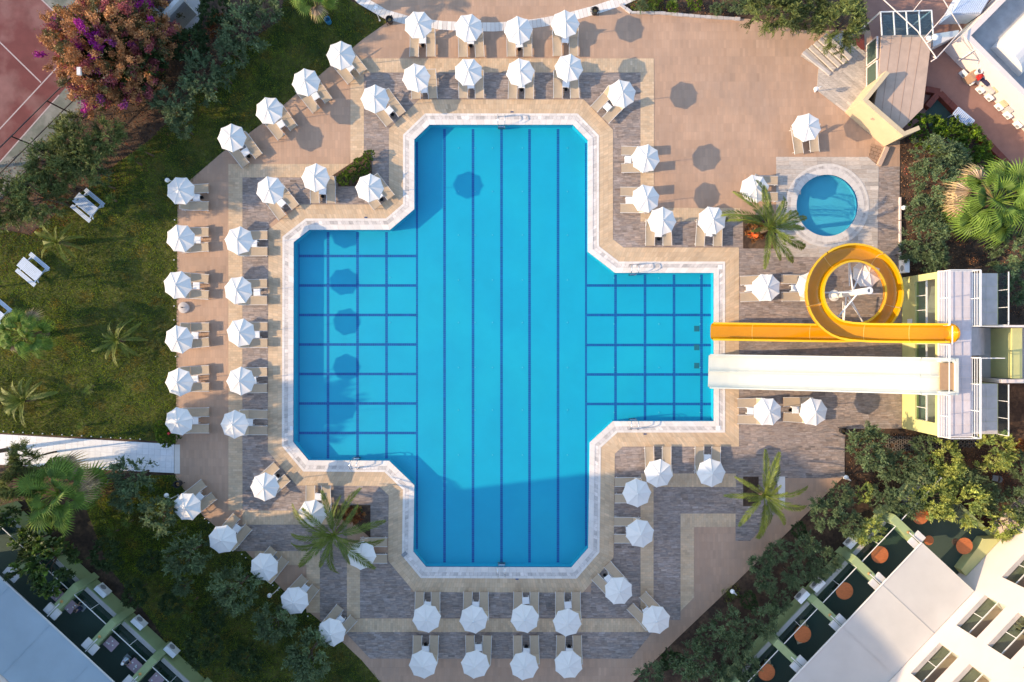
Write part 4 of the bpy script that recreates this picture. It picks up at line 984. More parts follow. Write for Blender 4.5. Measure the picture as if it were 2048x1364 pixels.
# ------------------------------------------------------------------ upper right corner buildings
struct('red_terrace', MB().prism(poly((1700, -120), (2300, -120), (2300, 620), (2020, 338), (1885, 200), (1800, 275), (1762, 165), (1740, 60)), -.02, .012), M['rosy'], label='rosy brown tiled yard in the upper right corner')
kb = empty('yard_kerb', kind='structure', label='low dark red tiled kerb wall along the yard')
def kerb(a, b, h=.45, w_=.42):
    p, q = P(*a), P(*b); L_ = (q - p).length; n = max(1, int(L_ / .5)); d = (q - p) / L_
    for k in range(n):
        m = MB(); t = random.gauss(1, .1); hh = h + random.uniform(-.02, .02); m.bar(p + d * (L_ * k / n + .006) + Vector((0, 0, hh / 2)), p + d * (L_ * (k + 1) / n - .006) + Vector((0, 0, hh / 2)), w_, hh, (t, t, t)); m.build('kerb_tile', M['redt'], kb)
kerb((1848, 217), (1873, 187)); kerb((1873, 190), (2018, 340)); kerb((1873, 187), (1845, 182)); kerb((2018, 340), (2080, 405))
struct('dark_court', MB().prism(poly((1850, 225), (1873, 197), (1925, 250), (1860, 262)), 0, .02), M['turf'])
# white building with parapet and vaulted rooflight
wb = empty('white_building', P(1960, 60, 0), label='low white flat roofed building with a vaulted rooflight, upper right corner', cat='building')
def W(mb, name, m, parent=None, root=wb, kind=None, smooth=False):
    off = root.location; mb.v = [tuple(Vector(v) - off) for v in mb.v]; return mb.build(name, m, parent or root, kind=kind, smooth=smooth)
BH = 2.3
c0 = P(1927, 71, BH); e1 = (P(2035, 180, BH) - c0).normalized(); e2 = (P(2005, -8, BH) - c0).normalized()
def Q(u, v, z): p = c0 + e1 * u + e2 * v; return Vector((p.x, p.y, z))
U, V_ = 10.5, 9.0; tpar = .38
def wprism(quad, z0, z1, name, m, root=wb, parent=None): return W(MB().prism([(Q(u, v, 0).x, Q(u, v, 0).y) for u, v in quad], z0, z1), name, m, parent, root)
wprism([(0, 0), (U, 0), (U, tpar), (0, tpar)], 0, BH, 'wall', M['cream']); wprism([(0, tpar + .002), (tpar, tpar + .002), (tpar, V_), (0, V_)], 0, BH, 'wall', M['cream'])
wprism([(tpar + .002, V_ - tpar), (U, V_ - tpar), (U, V_), (tpar + .002, V_)], 0, BH, 'wall', M['wwall'])
wprism([(tpar + .002, tpar + .002), (U, tpar + .002), (U, V_ - tpar - .002), (tpar + .002, V_ - tpar - .002)], 0, BH - 1.1, 'roof', M['roofg'])
va = MB(); n = 12; cv = 2.6
for i in range(n):
    a0, a1 = math.pi * i / n, math.pi * (i + 1) / n; r_ = 1.45
    def f(a, u): return Q(2.2 + 1.45 * (1 - math.cos(a)), u, BH - 1.1 + 1.05 * math.sin(a))
    va.face([f(a0, 1.6), f(a0, 9.5), f(a1, 9.5), f(a1, 1.6)][::-1])
    va.face([f(a0, 1.6), f(a1, 1.6), Q(2.2 + 1.45, 1.6 - .0, BH - 1.1)])
va_o = W(va, 'vaulted_rooflight', M['wwall'], smooth=True)
wprism([(6.2, 1.5), (8.6, 1.5), (8.6, 3.2), (6.2, 3.2)], BH - 1.09, BH - .7, 'roof_hatch', M['wwall'])
bp2 = MB().tube([Q(2.9, 4.3, BH - .3), Q(3.4, 4.4, BH + .35), Q(4.6, 4.2, BH + .3), Q(6.5, 3.6, BH - .2)], .09, 8); W(bp2, 'blue_pipe', M['bluep'], smooth=True)
W(MB().tube([Q(1.3, -.12, .3), Q(1.3, -.12, 1.7), Q(1.3, .0, 2.2)], .05, 8), 'drain_pipe', M['whitem'])
# row of old units along the white wall
ul = ['first from the white building corner, in shade', 'second from the corner, next to the red bucket', 'third from the corner, below the dark cloth', 'fourth from the corner, under the yellow box', 'fifth from the corner, beside the striped box', 'sixth from the corner', 'last one by the right photo edge']
ua = math.atan2(e1.y, e1.x)
for k, (x, y) in enumerate(((1930, 146), (1943, 161), (1963, 178), (1981, 193), (2001, 212), (2018, 229), (2038, 248))):
    p = P(x, y, .4); ac_unit(Vector((p.x, p.y, .02)), ua + math.pi, f'old white unit along the white wall, {ul[k]}', .66)
cw = [(1950, 150, .30, .26, .9, 'sling2', 'brown box', 'brown box on top of the units beside the red bucket'), (1986, 172, .42, .34, .8, 'conc', 'grey slab', 'grey board leaning behind the third and fourth units'), (1996, 174, .26, .26, .95, 'ivory', 'yellow box', 'square yellow box above the fourth unit'), (2015, 202, .26, .26, .8, 'ivory', 'yellow box', 'striped yellow box above the fifth unit'), (2024, 215, .26, .2, .75, 'conc', 'grey box', 'small grey green box above the sixth unit')]
for x, y, a, b, h, m, cat_, lab in cw:
    p = P(x, y, h); o = MB().box(-a, a, -b, b, 0, h).box(-a * .9, a * .9, -b * .9, b * .9, h, h + .03).build('storage_box', M[m]); o.location = (p.x, p.y, .012); o.rotation_euler = (0, 0, ua); tag(o, lab, 'box')
p = P(1958, 143, 1.2); bk = MB().lathe([(.16, 0), (.2, .4), (.22, .42), (.18, .42), (.15, .1)], (0, 0, 0), 16).build('bucket', M['wwall']); bk.location = (p.x, p.y, .9); tag(bk, 'white bucket standing on the brown box by the white wall', 'bucket')
p = P(1961, 152, 1.1); bk = MB().box(-.16, .16, -.2, .2, 0, .25).lathe([(.1, .25), (.08, .3)], (0, 0, 0), 8).build('red_container', M['red']); bk.location = (p.x, p.y, .85); bk.rotation_euler = (0, 0, ua); tag(bk, 'small red container beside the white bucket', 'container')
p = P(1972, 163, .9); bk = MB().box(-.35, .35, -.13, .13, 0, .12).box(-.1, .3, -.2, .1, .12, .2).build('folded_cloth', M['navy']); bk.location = (p.x, p.y, .75); bk.rotation_euler = (0, 0, ua); tag(bk, 'dark blue folded cloth behind the third unit', 'cloth')
# white plastic lounger on the kerb
wl = empty('plastic_lounger', P(1922, 237, .5), R(-40), 'white slatted plastic lounger leaning over the red kerb', 'lounger')
MB().bar((-.75, -.3, .3), (.75, -.3, .3), .06, .06).bar((-.75, .3, .3), (.75, .3, .3), .06, .06).bar((-.75, -.3, .3), (-.75, .3, .3), .08, .05).bar((.75, -.3, .3), (.75, .3, .3), .08, .05).build('frame', M['bluew'], wl)
sl_ = MB().box(-.045, .045, -.28, .28, 0, .03).mesh('slat', M['bluew'])
for k in range(11): link('slat', sl_, wl, (-.62 + k * .124, 0, .31))
lg = MB().box(-.03, .03, -.03, .03, -.45, .28).mesh('leg', M['bluew'])
for sx in (-1, 1):
    for sy in (-1, 1): link('leg', lg, wl, (sx * .66, sy * .26, 0))
MB().tube([(-.6, -.33, .3), (-.45, -.48, .42), (.1, -.48, .42), (.25, -.33, .3)], .025, 6).build('armrest', M['bluew'], wl)
# annex: block with tiled beige roof, side windows and glass canopy
ax = empty('entrance_annex', P(1800, 150, 0), label='entrance annex with a beige slab roof and tall side windows', cat='building')
AZ = 1.8
def pz(pts, z): return [(P(x, y, z).x, P(x, y, z).y) for x, y in pts]
roofp = [(1763, 70), (1864, 70), (1846, 216), (1800, 262), (1744, 236), (1757, 165)]
W(MB().prism(pz(roofp, AZ), AZ - .25, AZ), 'roof', M['beige_r'], root=ax)
wallp = [(P(x, y, AZ).x + (.12 if x < 1790 else -.1), P(x, y, AZ).y) for x, y in roofp]
W(MB().prism(wallp, 0, AZ - .25), 'wall', M['beige_r'], root=ax)
for k in range(1, 5):
    f = k / 5; a = P(1763 + 101 * f, 71, AZ + .006); b = P(1744 + 90 * f, 236 + 12 * f, AZ + .006); W(MB().bar(a, b, .035, .012, (.75, .72, .7)), 'roof_joint', M['beige_r'], root=ax)
wa, wb_ = P(1757, 165, AZ), P(1763, 70, AZ); wy0, wy1 = wa.y, wb_.y
for k in range(2):
    y0 = wy0 + (wy1 - wy0) * k / 2 + .05; y1 = wy0 + (wy1 - wy0) * (k + 1) / 2 - .05
    x_ = min(wa.x, wb_.x) + .02
    f = W(MB().box(x_ - .12, x_ - .0, y0, y1, .3, .38).box(x_ - .12, x_, y0, y1, 1.66, 1.74).box(x_ - .12, x_, y0, y0 + .07, .382, 1.658).box(x_ - .12, x_, y1 - .07, y1, .382, 1.658), 'window', M['cream'], root=ax)
    W(MB().box(x_ - .07, x_ - .05, y0 + .075, y1 - .075, .385, 1.655), 'pane', M['dglass'] if M.get('dglass') else M['turf'], f, ax)
gc = empty('glass_canopy', P(1812, 45, 0), label='glass canopy of four panes in a white frame above the annex', cat='canopy')
g0, g1, g2, g3 = P(1761, 24, 2.75), P(1863, 21, 2.75), P(1866, 68, 2.6), P(1764, 71, 2.6)
for k in range(4):
    a = g0.lerp(g1, (k + .03) / 4); b = g0.lerp(g1, (k + .97) / 4); c_ = g3.lerp(g2, (k + .97) / 4); d_ = g3.lerp(g2, (k + .03) / 4)
    m = MB(); m.face([d_, c_, b, a]); m.face([q - Vector((0, 0, .02)) for q in (a, b, c_, d_)]); W(m, 'pane', M['glassc'], root=gc)
for k in range(5): W(MB().bar(g0.lerp(g1, k / 4), g3.lerp(g2, k / 4), .07, .07), 'frame_bar', M['whitem'], root=gc)
W(MB().bar(g0, g1, .075, .075), 'frame_bar', M['whitem'], root=gc)
for q in (g0, g1): W(MB().bar(Vector((q.x, q.y, 0)), q, .08, .08), 'post', M['whitem'], root=gc)
struct('canopy_floor', MB().prism(poly((1766, 30), (1862, 28), (1862, 72), (1766, 74)), .012, .03), M['slate'])
# pole frame over the yard
pf = empty('pole_frame', P(1860, 60, 0), label='frame of thin pale poles crossing over the yard', cat='frame')
for a, b in (((1755, -12, 3.6), (1835, 62, 3.6)), ((1835, 62, 3.6), (1873, 116, 3.4)), ((1873, 116, 3.4), (1862, 123, 3.3)), ((1873, 116, 3.4), (1924, 60, 2.6)), ((1924, 60, 2.6), (1880, -12, 3.6)), ((1849, 76, 3.5), (1925, -10, 3.6)), ((1826, 22, 3.0), (1850, -8, 3.4))):
    W(MB().tube([P(*a), P(*b)], .038 if a != (1826, 22, 3.0) else .025, 6), 'pole', M['cream'], root=pf)
W(MB().tube([P(1873, 116, 3.4), P(1862, 112, 0)], .05, 6), 'pole', M['cream'], root=pf); W(MB().tube([P(1757, -10, 3.6), P(1745, -10, 0)], .05, 6), 'pole', M['cream'], root=pf)
lb = P(1868, 76, 2.6); dl = empty('floodlight', lb, label='white double floodlight beside the glass canopy', cat='lamp')
MB().lathe([(.1, 0), (.2, .06), (.22, .16), (.12, .24)], (0, 0, 0), 14).build('lamp_head', M['white'], dl); MB().lathe([(.1, 0), (.16, .05), (.17, .12), (.1, .18)], (-.42, -.05, 0), 14).build('lamp_head', M['white'], dl)
MB().bar((0, 0, .05), (-.42, -.05, .05), .05, .05).bar((0, 0, -2.55), (0, 0, .02), .06, .06).build('bracket', M['whitem'], dl)
struct('link_wall', MB().prism([P2(1866, 68, 1.4), P2(1918, 60, 1.4), P2(1916, 70, 1.4), P2(1866, 94, 1.4)], 0, 1.4), M['wwall'])
bs = empty('blue_sheet_roof', P(1935, 10, 0), label='pale blue corrugated sheet roof by the white building', cat='roof')
for k in range(14):
    a = P(1904 + k * 4.2, 28 - k * .2, 1.6); b = P(1932 + k * 4.2, -18 - k * .2, 1.6); W(MB().tube([a, b], .075, 6), 'corrugation', M['bluew'], root=bs)
W(MB().prism([P2(1903, 30, 1.5), P2(1961, 28, 1.5), P2(1990, -20, 1.5), P2(1932, -20, 1.5)], 0, 1.5), 'base', M['bluew'], root=bs)
# cream parapet wall with worn lettering
cwl = empty('cream_wall', P(1745, 230, 0), label='angled thick cream wall beside the pale steps', cat='wall')
def thickwall(a, b, th_, h, mt):
    p, q = P(*a, 0), P(*b, 0); d = (q - p).normalized(); n_ = Vector((-d.y, d.x, 0)) * th_
    if n_.dot(p) < 0: n_ = -n_
    return MB().prism([(v.x, v.y) for v in (p, q, q + n_, p + n_)], 0, h)
W(thickwall((1690, 225), (1768, 293), .32, 2.500, None), 'wall_section', M['ivory'], root=cwl)
W(thickwall((1735, 168), (1690, 224), .30, 2.507, None), 'wall_section', M['ivory'], root=cwl); W(thickwall((1768, 293), (1800, 280), .3, 2.493, None), 'wall_section', M['ivory'], root=cwl)
W(thickwall((1768, 294), (1752, 330), .3, .25, None), 'low_kerb', M['beige_r'], root=cwl)
# broken paving triangle
tr_ = struct('worn_paving', MB().prism(poly((1742, 287), (1768, 296), (1755, 331), (1738, 312)), .01, .02), M['soil'], label='triangle of worn dark stone paving below the cream wall')
for p in tile_polys(poly((1742, 287), (1768, 296), (1755, 331), (1738, 312)), .42, .26, .03, R(-20), .5): MB().prism(p, .02, .045, (random.gauss(.75, .1),) * 3).build('stone', M['pink'], tr_)
# steps and planked landing
stp = empty('entrance_steps', P(1650, 130, 0), kind='structure', label='pale planked landing with a flight of shallow steps')
land = poly((1640, 84), (1690, 60), (1738, 115), (1738, 166), (1690, 225), (1633, 181), (1659, 151), (1600, 112))
LA_ = poly((1640, 84), (1690, 60), (1738, 115), (1738, 166), (1690, 225), (1633, 181)); LB_ = poly((1600, 112), (1640, 84), (1657, 149))
for t_ in tile_polys(LA_, 1.1, .2, .012, R(-40), .37) + tile_polys(LB_, 1.1, .2, .012, R(-40), .37):
    t = random.gauss(1, .09); W(MB().prism(t_, 0, .05, (t, t, t)), 'plank', M['plank'], root=stp)
W(MB().prism(LA_, 0, .035), 'landing_base', M['grout'], root=stp); W(MB().prism(LB_, 0, .034), 'landing_base', M['grout'], root=stp)
for k in range(5):
    f = k * 8.0; a = P(1607 + f * 1.05, 104 - f * .78, 0); b = P(1655 + f * 1.15, 150 - f * .75, 0); d = (b - a).normalized(); n_ = Vector((-d.y, d.x, 0)) * .30
    if n_.x < 0: n_ = -n_
    W(MB().prism([(v.x, v.y) for v in (a, b, b + n_, a + n_)], .05, .10 + .11 * (4 - k) * 0 + .11 * k, (1.05,) * 3), 'step', M['plank'], root=stp)
W(thickwall((1603, 108), (1657, 152), .22, .14, None), 'side_kerb', M['conc'], root=stp)
struct('red_tiles', MB().prism(poly((1700, 78), (1727, 68), (1728, 100), (1722, 100)), .06, .09), M['redt'])
# retaining kerb of the right bed and top bank edge
ed = empty('bed_edging', kind='structure', label='thin pale edging along the planted bed on the right')
for y0, y1 in ((395, 440), (442, 492), (500, 540)): MB().box(P(1797, 0).x, P(1797, 0).x + .12, P(0, y1).y, P(0, y0).y, 0, .16).build('edging_stone', M['cream'], ed)
te = empty('bank_edging', kind='structure', label='rough pale stone edging under the planted bank at the top'); pts = resample([tuple(P2(*p)) for p in ((1240, 10), (1262, 26), (1320, 27), (1400, 34), (1480, 39))], .45)
for a, b in zip(pts[:-1], pts[1:]):
    d = (b - a); m = MB(); m.bar((a.x, a.y, .06), (b.x - d.x * .06, b.y - d.y * .06, .06), random.uniform(.14, .24), .16, (random.gauss(1, .12),) * 3); m.build('edging_stone', M['conc'], te)

# ------------------------------------------------------------------ small white building upper left
sb = empty('small_white_building', P(325, 0, 0), label='small white flat roofed building behind the bougainvillea', cat='building'); BZ = 2.4
bp_ = [P(x, y, BZ) for x, y in ((323, 38), (362, -4), (300, -80), (262, -20))]
for i in range(4):
    a, b = bp_[i], bp_[(i + 1) % 4]; d = (b - a).normalized(); cen = (bp_[0] + bp_[2]) / 2; n_ = Vector((-d.y, d.x, 0)); n_ = n_ if n_.dot(cen - a) > 0 else -n_
    p, q = a + d * (.0 if i % 2 == 0 else .302), b - d * (.0 if i % 2 == 0 else .302)
    W(MB().prism([(v.x, v.y) for v in (p, q, q + n_ * .3, p + n_ * .3)], 0, BZ), 'wall', M['wwall'], root=sb)
W(MB().prism([(v.x, v.y) for v in bp_], 0, BZ - .45), 'roof', M['roofg'], root=sb)
struct('garden_path', MB().prism(poly((362, -60), (420, -60), (400, 40), (378, 62), (352, 42)), -.01, .01), M['conc'])

# ------------------------------------------------------------------ picnic tables
def picnic(px_, py_, rz, lab):
    t = empty('picnic_table', P(px_, py_, .75), rz, lab, 'picnic table', 'pale blue white slatted picnic tables'); t.location.z = 0
    sm = MB().box(-.9, .9, -.042, .042, 0, .035).mesh('slat', M['bluew'])
    for k in range(8): link('slat', sm, t, (0, -.36 + k * .103, .72))
    for s_ in (-1, 1):
        for k in range(3): link('slat', sm, t, (0, s_ * .78 + (k - 1) * .103, .42))
    fr = MB().bar((0, -.80, .40), (0, .80, .40), .07, .07).bar((0, -.38, .685), (0, .38, .685), .07, .07).bar((0, -.62, 0), (0, -.2, .66), .07, .07).bar((0, .62, 0), (0, .2, .66), .07, .07).mesh('trestle', M['bluew'])
    for s_ in (-1, 1): link('trestle', fr, t, (s_ * .7, 0, 0))
picnic(170, 409, R(-40), 'pale blue picnic table near the top of the lawn'); picnic(59, 538, R(-40), 'pale blue picnic table below the small feather palm'); picnic(-17, 622, R(-40), 'pale blue picnic table cut off by the left photo edge')

# ------------------------------------------------------------------ lamps, bins, umbrella stand, ladders, fence
def globe_lamp(x, y, dx, dy, lab):
    p = P(x, y, .9); t = empty('garden_lamp', (p.x, p.y, 0), 0, lab, 'lamp', 'white globe garden lamps'); d = Vector((dx, -dy)).normalized() * .42
    g_ = MB(); n = 8; g_.lathe([(.17 * math.sin(math.pi * (i + .3) / (n + .6)), 1.0 - .17 * math.cos(math.pi * (i + .3) / (n + .6))) for i in range(n + 1)], (0, 0, 0), 14); g_.build('globe', M['white'], t, smooth=True)
    MB().tube([(d.x, d.y, 0), (d.x, d.y, 1.0), (d.x * .8, d.y * .8, 1.12), (d.x * .4, d.y * .4, 1.14), (0, 0, 1.0)], .028, 8).build('stem', M['whitem'], t)
    MB().lathe([(.08, 0), (.06, .06)], (d.x, d.y, 0), 10).build('foot', M['whitem'], t)
for a in ((1691, 954, 12, 9, 'white globe lamp at the right corner of the terrace'), (1464, 1182, 10, 8, 'white globe lamp in the lower right bed edge'), (540, 1190, 10, -6, 'white globe lamp at the lower left garden edge'), (334, 990, 10, 6, 'white globe lamp beside the white path end'), (1631, 179, 8, -4, 'white globe lamp at the corner of the planked landing'),
          (1806, 416, 12, -4, 'white globe lamp in the bed right of the paddling pool'), (752, 18, 3, 12, 'white globe lamp at the top beside the curved path'), (336, 361, 8, 2, 'white globe lamp behind the topmost left parasol'), (643, 26, -6, -8, 'white globe lamp at the foot of the top palm')): globe_lamp(*a)
def bin_(x, y, lab, top='gold'):
    p = P(x, y, .4); t = empty('litter_bin', (p.x, p.y, 0), random.uniform(0, 3), lab, 'litter bin', 'black litter bins at the terrace edge')
    MB().lathe([(.2, 0), (.24, .5), (.26, .52), (.2, .52), (.17, .2)], (0, 0, .08), 16).build('bucket', M['black'], t)
    MB().bar((-.3, 0, 0), (-.3, 0, .7), .04, .04).bar((.3, 0, 0), (.3, 0, .7), .04, .04).bar((-.3, 0, .7), (.3, 0, .7), .04, .04).build('stand', M['black'], t)
    MB().lathe([(.15, 0), (.12, .03)], (0, 0, .40), 12).build('liner', M[top], t)
bin_(779, 40, 'black bin beside the top left parasol row'); bin_(1190, 22, 'black bin at the right end of the curved path'); bin_(1687, 862, 'black bin at the right edge of the terrace'); bin_(356, 968, 'black bin just below the white path end')
q = P(366, 615, .2); dm = empty('parasol_stand', (q.x, q.y, 0), 0, 'round grey concrete parasol stand in the outer left column gap', 'parasol stand')
MB().lathe([(.42, 0), (.43, .06), (.40, .16), (.2, .22), (.05, .24)], (0, 0, 0), 24).build('disc', M['conc'], dm, smooth=False); MB().lathe([(.035, .2), (.035, .5)], (0, 0, 0), 10).build('socket', M['steel'], dm)
q = P(656, 41, .3); MBk = MB().lathe([(.2, 0), (.22, .5), (.24, .52), (.19, .52), (.18, .3)], (0, 0, 0), 16).build('barrel', M['bluep']); MBk.location = (q.x, q.y, 0); tag(MBk, 'small bright blue tub on the lawn under the top palm', 'tub')
def ladder(x, y, rz, lab):
    t = empty('pool_ladder', P(x, y, 0), rz, lab, 'pool ladder', 'steel pool ladders')
    for s_ in (-1, 1):
        MB().tube([(s_ * .26, -.55, .03), (s_ * .26, -.55, .55), (s_ * .26, -.45, .74), (s_ * .26, -.1, .78), (s_ * .26, .06, .62), (s_ * .26, .10, .2), (s_ * .26, .12, -.70)], .03, 8).build('rail', M['chrome'], t, smooth=True)
        MB().lathe([(.05, 0), (.04, .02)], (s_ * .26, -.55, .04), 10).build('flange', M['chrome'], t)
    for z in (-.15, -.40, -.62): MB().box(-.25, .25, .06, .17, z, z + .03).build('tread', M['chrome'], t)
ladder(1003, 249, math.pi, 'steel ladder at the middle of the top pool edge'); ladder(1267, 545, math.pi, 'steel ladder on the upper edge of the right pool arm'); ladder(1267, 843, 0, 'steel ladder on the lower edge of the right pool arm'); ladder(711, 921, 0, 'steel ladder on the lower edge of the left pool arm'); ladder(1003, 1134, 0, 'steel ladder at the middle of the bottom pool edge')
q = P(809, 1108, 0); o = MB().box(-.2, .2, -.13, .13, .03, .09).box(-.14, .14, -.1, .1, .09, .10).build('skimmer_lid', M['greyc']); o.location = (q.x, q.y, .01); o.rotation_euler = (0, 0, R(40)); tag(o, 'small brown lid on the coping at the pool lower left corner', 'lid')
q = P(583, 855, 0); o = MB().box(-.1, .12, -.2, .1, .04, .07).box(-.06, .1, -.1, .06, .07, .10).build('towel', M['white']); o.location = (q.x, q.y, 0); tag(o, 'white folded towel on the coping of the left pool arm', 'towel')
q = P(1445, 534, 0)
for (x, y, lab) in ((1440, 534, 'white square cover in the coping, upper corner of the right arm'), (1436, 856, 'white square cover in the coping, lower corner of the right arm')):
    q = P(x, y, 0); o = MB().box(-.17, .17, -.17, .17, .03, .052).box(-.12, .12, -.12, .12, .052, .058).build('access_cover', M['white']); o.location = (q.x, q.y, 0); tag(o, lab, 'cover')
for (x, y, lab) in ((1024, 224, 'small blue depth marker above the top pool edge'), (732, 435, 'small blue depth marker above the left pool arm'), (1034, 1158, 'small blue depth marker below the bottom pool edge'), (1290, 868, 'small blue depth marker below the right pool arm'), (1653, 511, 'small dark depth marker below the paddling pool'), (1647, 330, 'small dark depth marker above the paddling pool')):
    q = P(x, y, 0); o = tag(MB().box(-.11, -.01, -.05, .05, .026, .034).box(.01, .11, -.05, .05, .026, .034).build('depth_marker', M['pdark']), lab, 'marker'); o.location = (q.x, q.y, 0)
fc = empty('court_fence', P(60, 270, 0), label='dark steel post and rail fence along the tennis court', cat='fence')
fpts = [(-40, 432), (28, 367), (94, 302), (160, 236), (226, 172)]
for i, (x, y) in enumerate(fpts):
    a = P(x, y, 0); W(MB().tube([a, a + Vector((0, 0, 3.6))], .05, 6), 'post', M['steel'], root=fc)
    if i:
        b = P(*fpts[i - 1], 0)
        for z in (.08, 1.8, 3.58): W(MB().tube([a + Vector((0, 0, z)), b + Vector((0, 0, z))], .045, 6), 'rail', M['steel'], root=fc)
# small flood lamp above the bougainvillea
q = P(156, 141, 6.2); fl = empty('flood_lamp', (q.x, q.y, 0), 0, 'pale court floodlight rising above the bougainvillea', 'lamp')
MB().tube([(0, 0, 0), (0, 0, 6.0)], .05, 8).build('mast', M['steel'], fl); MB().box(-.12, .12, -.25, .25, 6.0, 6.15).build('lamp_head', M['wwall'], fl)

# ------------------------------------------------------------------ vegetation
def unit(v): return v / np.linalg.norm(v, axis=-1, keepdims=True)
def leafquads(Cn, D, L, Wd, r):      # diamond leaf at Cn along D
    n = len(Cn); up = unit(r.normal(0, 1, (n, 3)) + np.array([0, 0, 1.2])); S = unit(np.cross(D, up)); V = np.zeros((n, 4, 3))
    V[:, 0] = Cn - D * L[:, None] * .5; V[:, 2] = Cn + D * L[:, None] * .5; V[:, 1] = Cn + S * Wd[:, None] * .5; V[:, 3] = Cn - S * Wd[:, None] * .5
    return V
def crown_mesh(name, m, seed, rx=1, rz=.8, ncl=46, twigs=7, per=18, L=.13, Wd=.045, tw=.42, tv=.18, lobes=5, cols=None, hollow=.45, droop=0):
    r = np.random.default_rng(seed); lob = unit(r.normal(0, 1, (lobes, 3)) * np.array([1, 1, .6]) + np.array([0, 0, .25]))
    D0 = unit(r.normal(0, 1, (ncl, 3)) * np.array([1, 1, .8]) + np.array([0, 0, .35])); D0[:, 2] = np.where(D0[:, 2] < -.35, -D0[:, 2], D0[:, 2])
    k = (D0 @ lob.T).max(1); rad = (.55 + .5 * np.clip(k, 0, 1) ** 3) * r.uniform(hollow, 1.0, ncl) ** .5
    cl = D0 * rad[:, None] * np.array([rx, rx, rz]); ctint = r.normal(1, tv, ncl).clip(.5, 1.6)
    T0 = np.repeat(cl, twigs, 0); Td = unit(np.repeat(D0, twigs, 0) * .8 + r.normal(0, .55, (ncl * twigs, 3)) + np.array([0, 0, .25 - droop])); tl = tw * r.uniform(.5, 1.2, ncl * twigs)
    A = np.repeat(np.arange(ncl * twigs), per); u = r.uniform(0, 1, len(A)); Cn = T0[A] + Td[A] * (tl[A] * (u - .2))[:, None] + r.normal(0, .022, (len(A), 3))
    Cn[:, 2] -= droop * .25 * u ** 2
    D = unit(Td[A] + r.normal(0, .6, (len(A), 3))); LL = L * r.uniform(.6, 1.3, len(A)); V = leafquads(Cn, D, LL, LL * Wd / L, r)
    tt = (ctint[A // twigs] * r.normal(1, .15, len(A))).clip(.4, 2); T = np.stack([tt * r.uniform(.95, 1.1, len(A)), tt, tt * .95], 1)
    if cols is not None:
        ci = r.choice(len(cols), ncl, p=[c[1] for c in cols]); base = np.array([c[0] for c in cols])[ci[A // twigs]]; T = base * tt[:, None]
    tw_v = []
    return np_mesh(name, V.reshape(-1, 3), np.arange(len(A) * 4).reshape(-1, 4), m, np.repeat(T, 4, 0))
def trunk_mesh(seed, h, r0, nl=6, rx=.8, top=1.0, m=None):
    rr = random.Random(seed); mb = MB(); p = [(0, 0, -.1), (.03, .02, h * .4), (rr.uniform(-.08, .08), rr.uniform(-.08, .08), h)]; mb.tube(p, [r0 * 1.3, r0, r0 * .8], 8)
    for k in range(nl):
        a = 2 * math.pi * k / nl + rr.uniform(-.3, .3); e = rx * rr.uniform(.6, .95); z = h + top * rr.uniform(.35, .9)
        mb.tube([p[2], (math.cos(a) * e * .45, math.sin(a) * e * .45, (h + z) / 2 + .1), (math.cos(a) * e, math.sin(a) * e, z)], [r0 * .6, r0 * .35, r0 * .12], 6)
        for q in range(2):
            a2 = a + rr.uniform(-.6, .6); mb.tube([(math.cos(a) * e * .5, math.sin(a) * e * .5, (h + z) / 2 + .1), (math.cos(a2) * e * .95, math.sin(a2) * e * .95, z + rr.uniform(-.1, .3))], [r0 * .25, r0 * .08], 5)
    return mb.mesh('trunk', m or M['bark'])
VAR = {}
VAR['olive'] = [crown_mesh('crown', M['olive'], 100 + k, ncl=62, twigs=8, per=17, L=.105, Wd=.034, tw=.40, lobes=4 + k, tv=.2, rz=.7) for k in range(5)]
VAR['willow'] = [crown_mesh('crown', M['willow'], 200 + k, ncl=60, twigs=9, per=17, L=.14, Wd=.026, tw=.55, lobes=5, tv=.22, rz=.7, droop=.25) for k in range(3)]
VAR['broad'] = [crown_mesh('crown', M['broad'], 300 + k, ncl=70, twigs=5, per=12, L=.13, Wd=.055, tw=.25, lobes=6, tv=.3, rz=.75, cols=[((1, 1, 1), .62), ((2.0, 1.9, 1.2), .38)]) for k in range(2)]
VAR['dark'] = [crown_mesh('crown', M['dark'], 400 + k, ncl=130, twigs=6, per=14, L=.085, Wd=.04, tw=.22, lobes=7, tv=.2, rz=.6) for k in range(2)]
VAR['pale'] = [crown_mesh('crown', M['olive'], 500 + k, ncl=62, twigs=8, per=17, L=.105, Wd=.036, tw=.40, lobes=4 + k, tv=.2, rz=.7, cols=[((3.0, 2.3, 1.1), .6), ((1.7, 1.55, .95), .25), ((4.2, 3.1, 2.0), .15)]) for k in range(4)]  # olive crowns again, with golden sunlight put into the leaf tints
VAR['citrus'] = [crown_mesh('crown', M['citrus'], 600 + k, ncl=110, twigs=5, per=13, L=.10, Wd=.05, tw=.2, lobes=8, tv=.15, rz=.55, hollow=.7, cols=[((1, 1, 1), .8), ((2.2, 2.0, .8), .2)]) for k in range(2)]
TRK = [trunk_mesh(k, .9, .075) for k in range(4)]
cnt = [0]
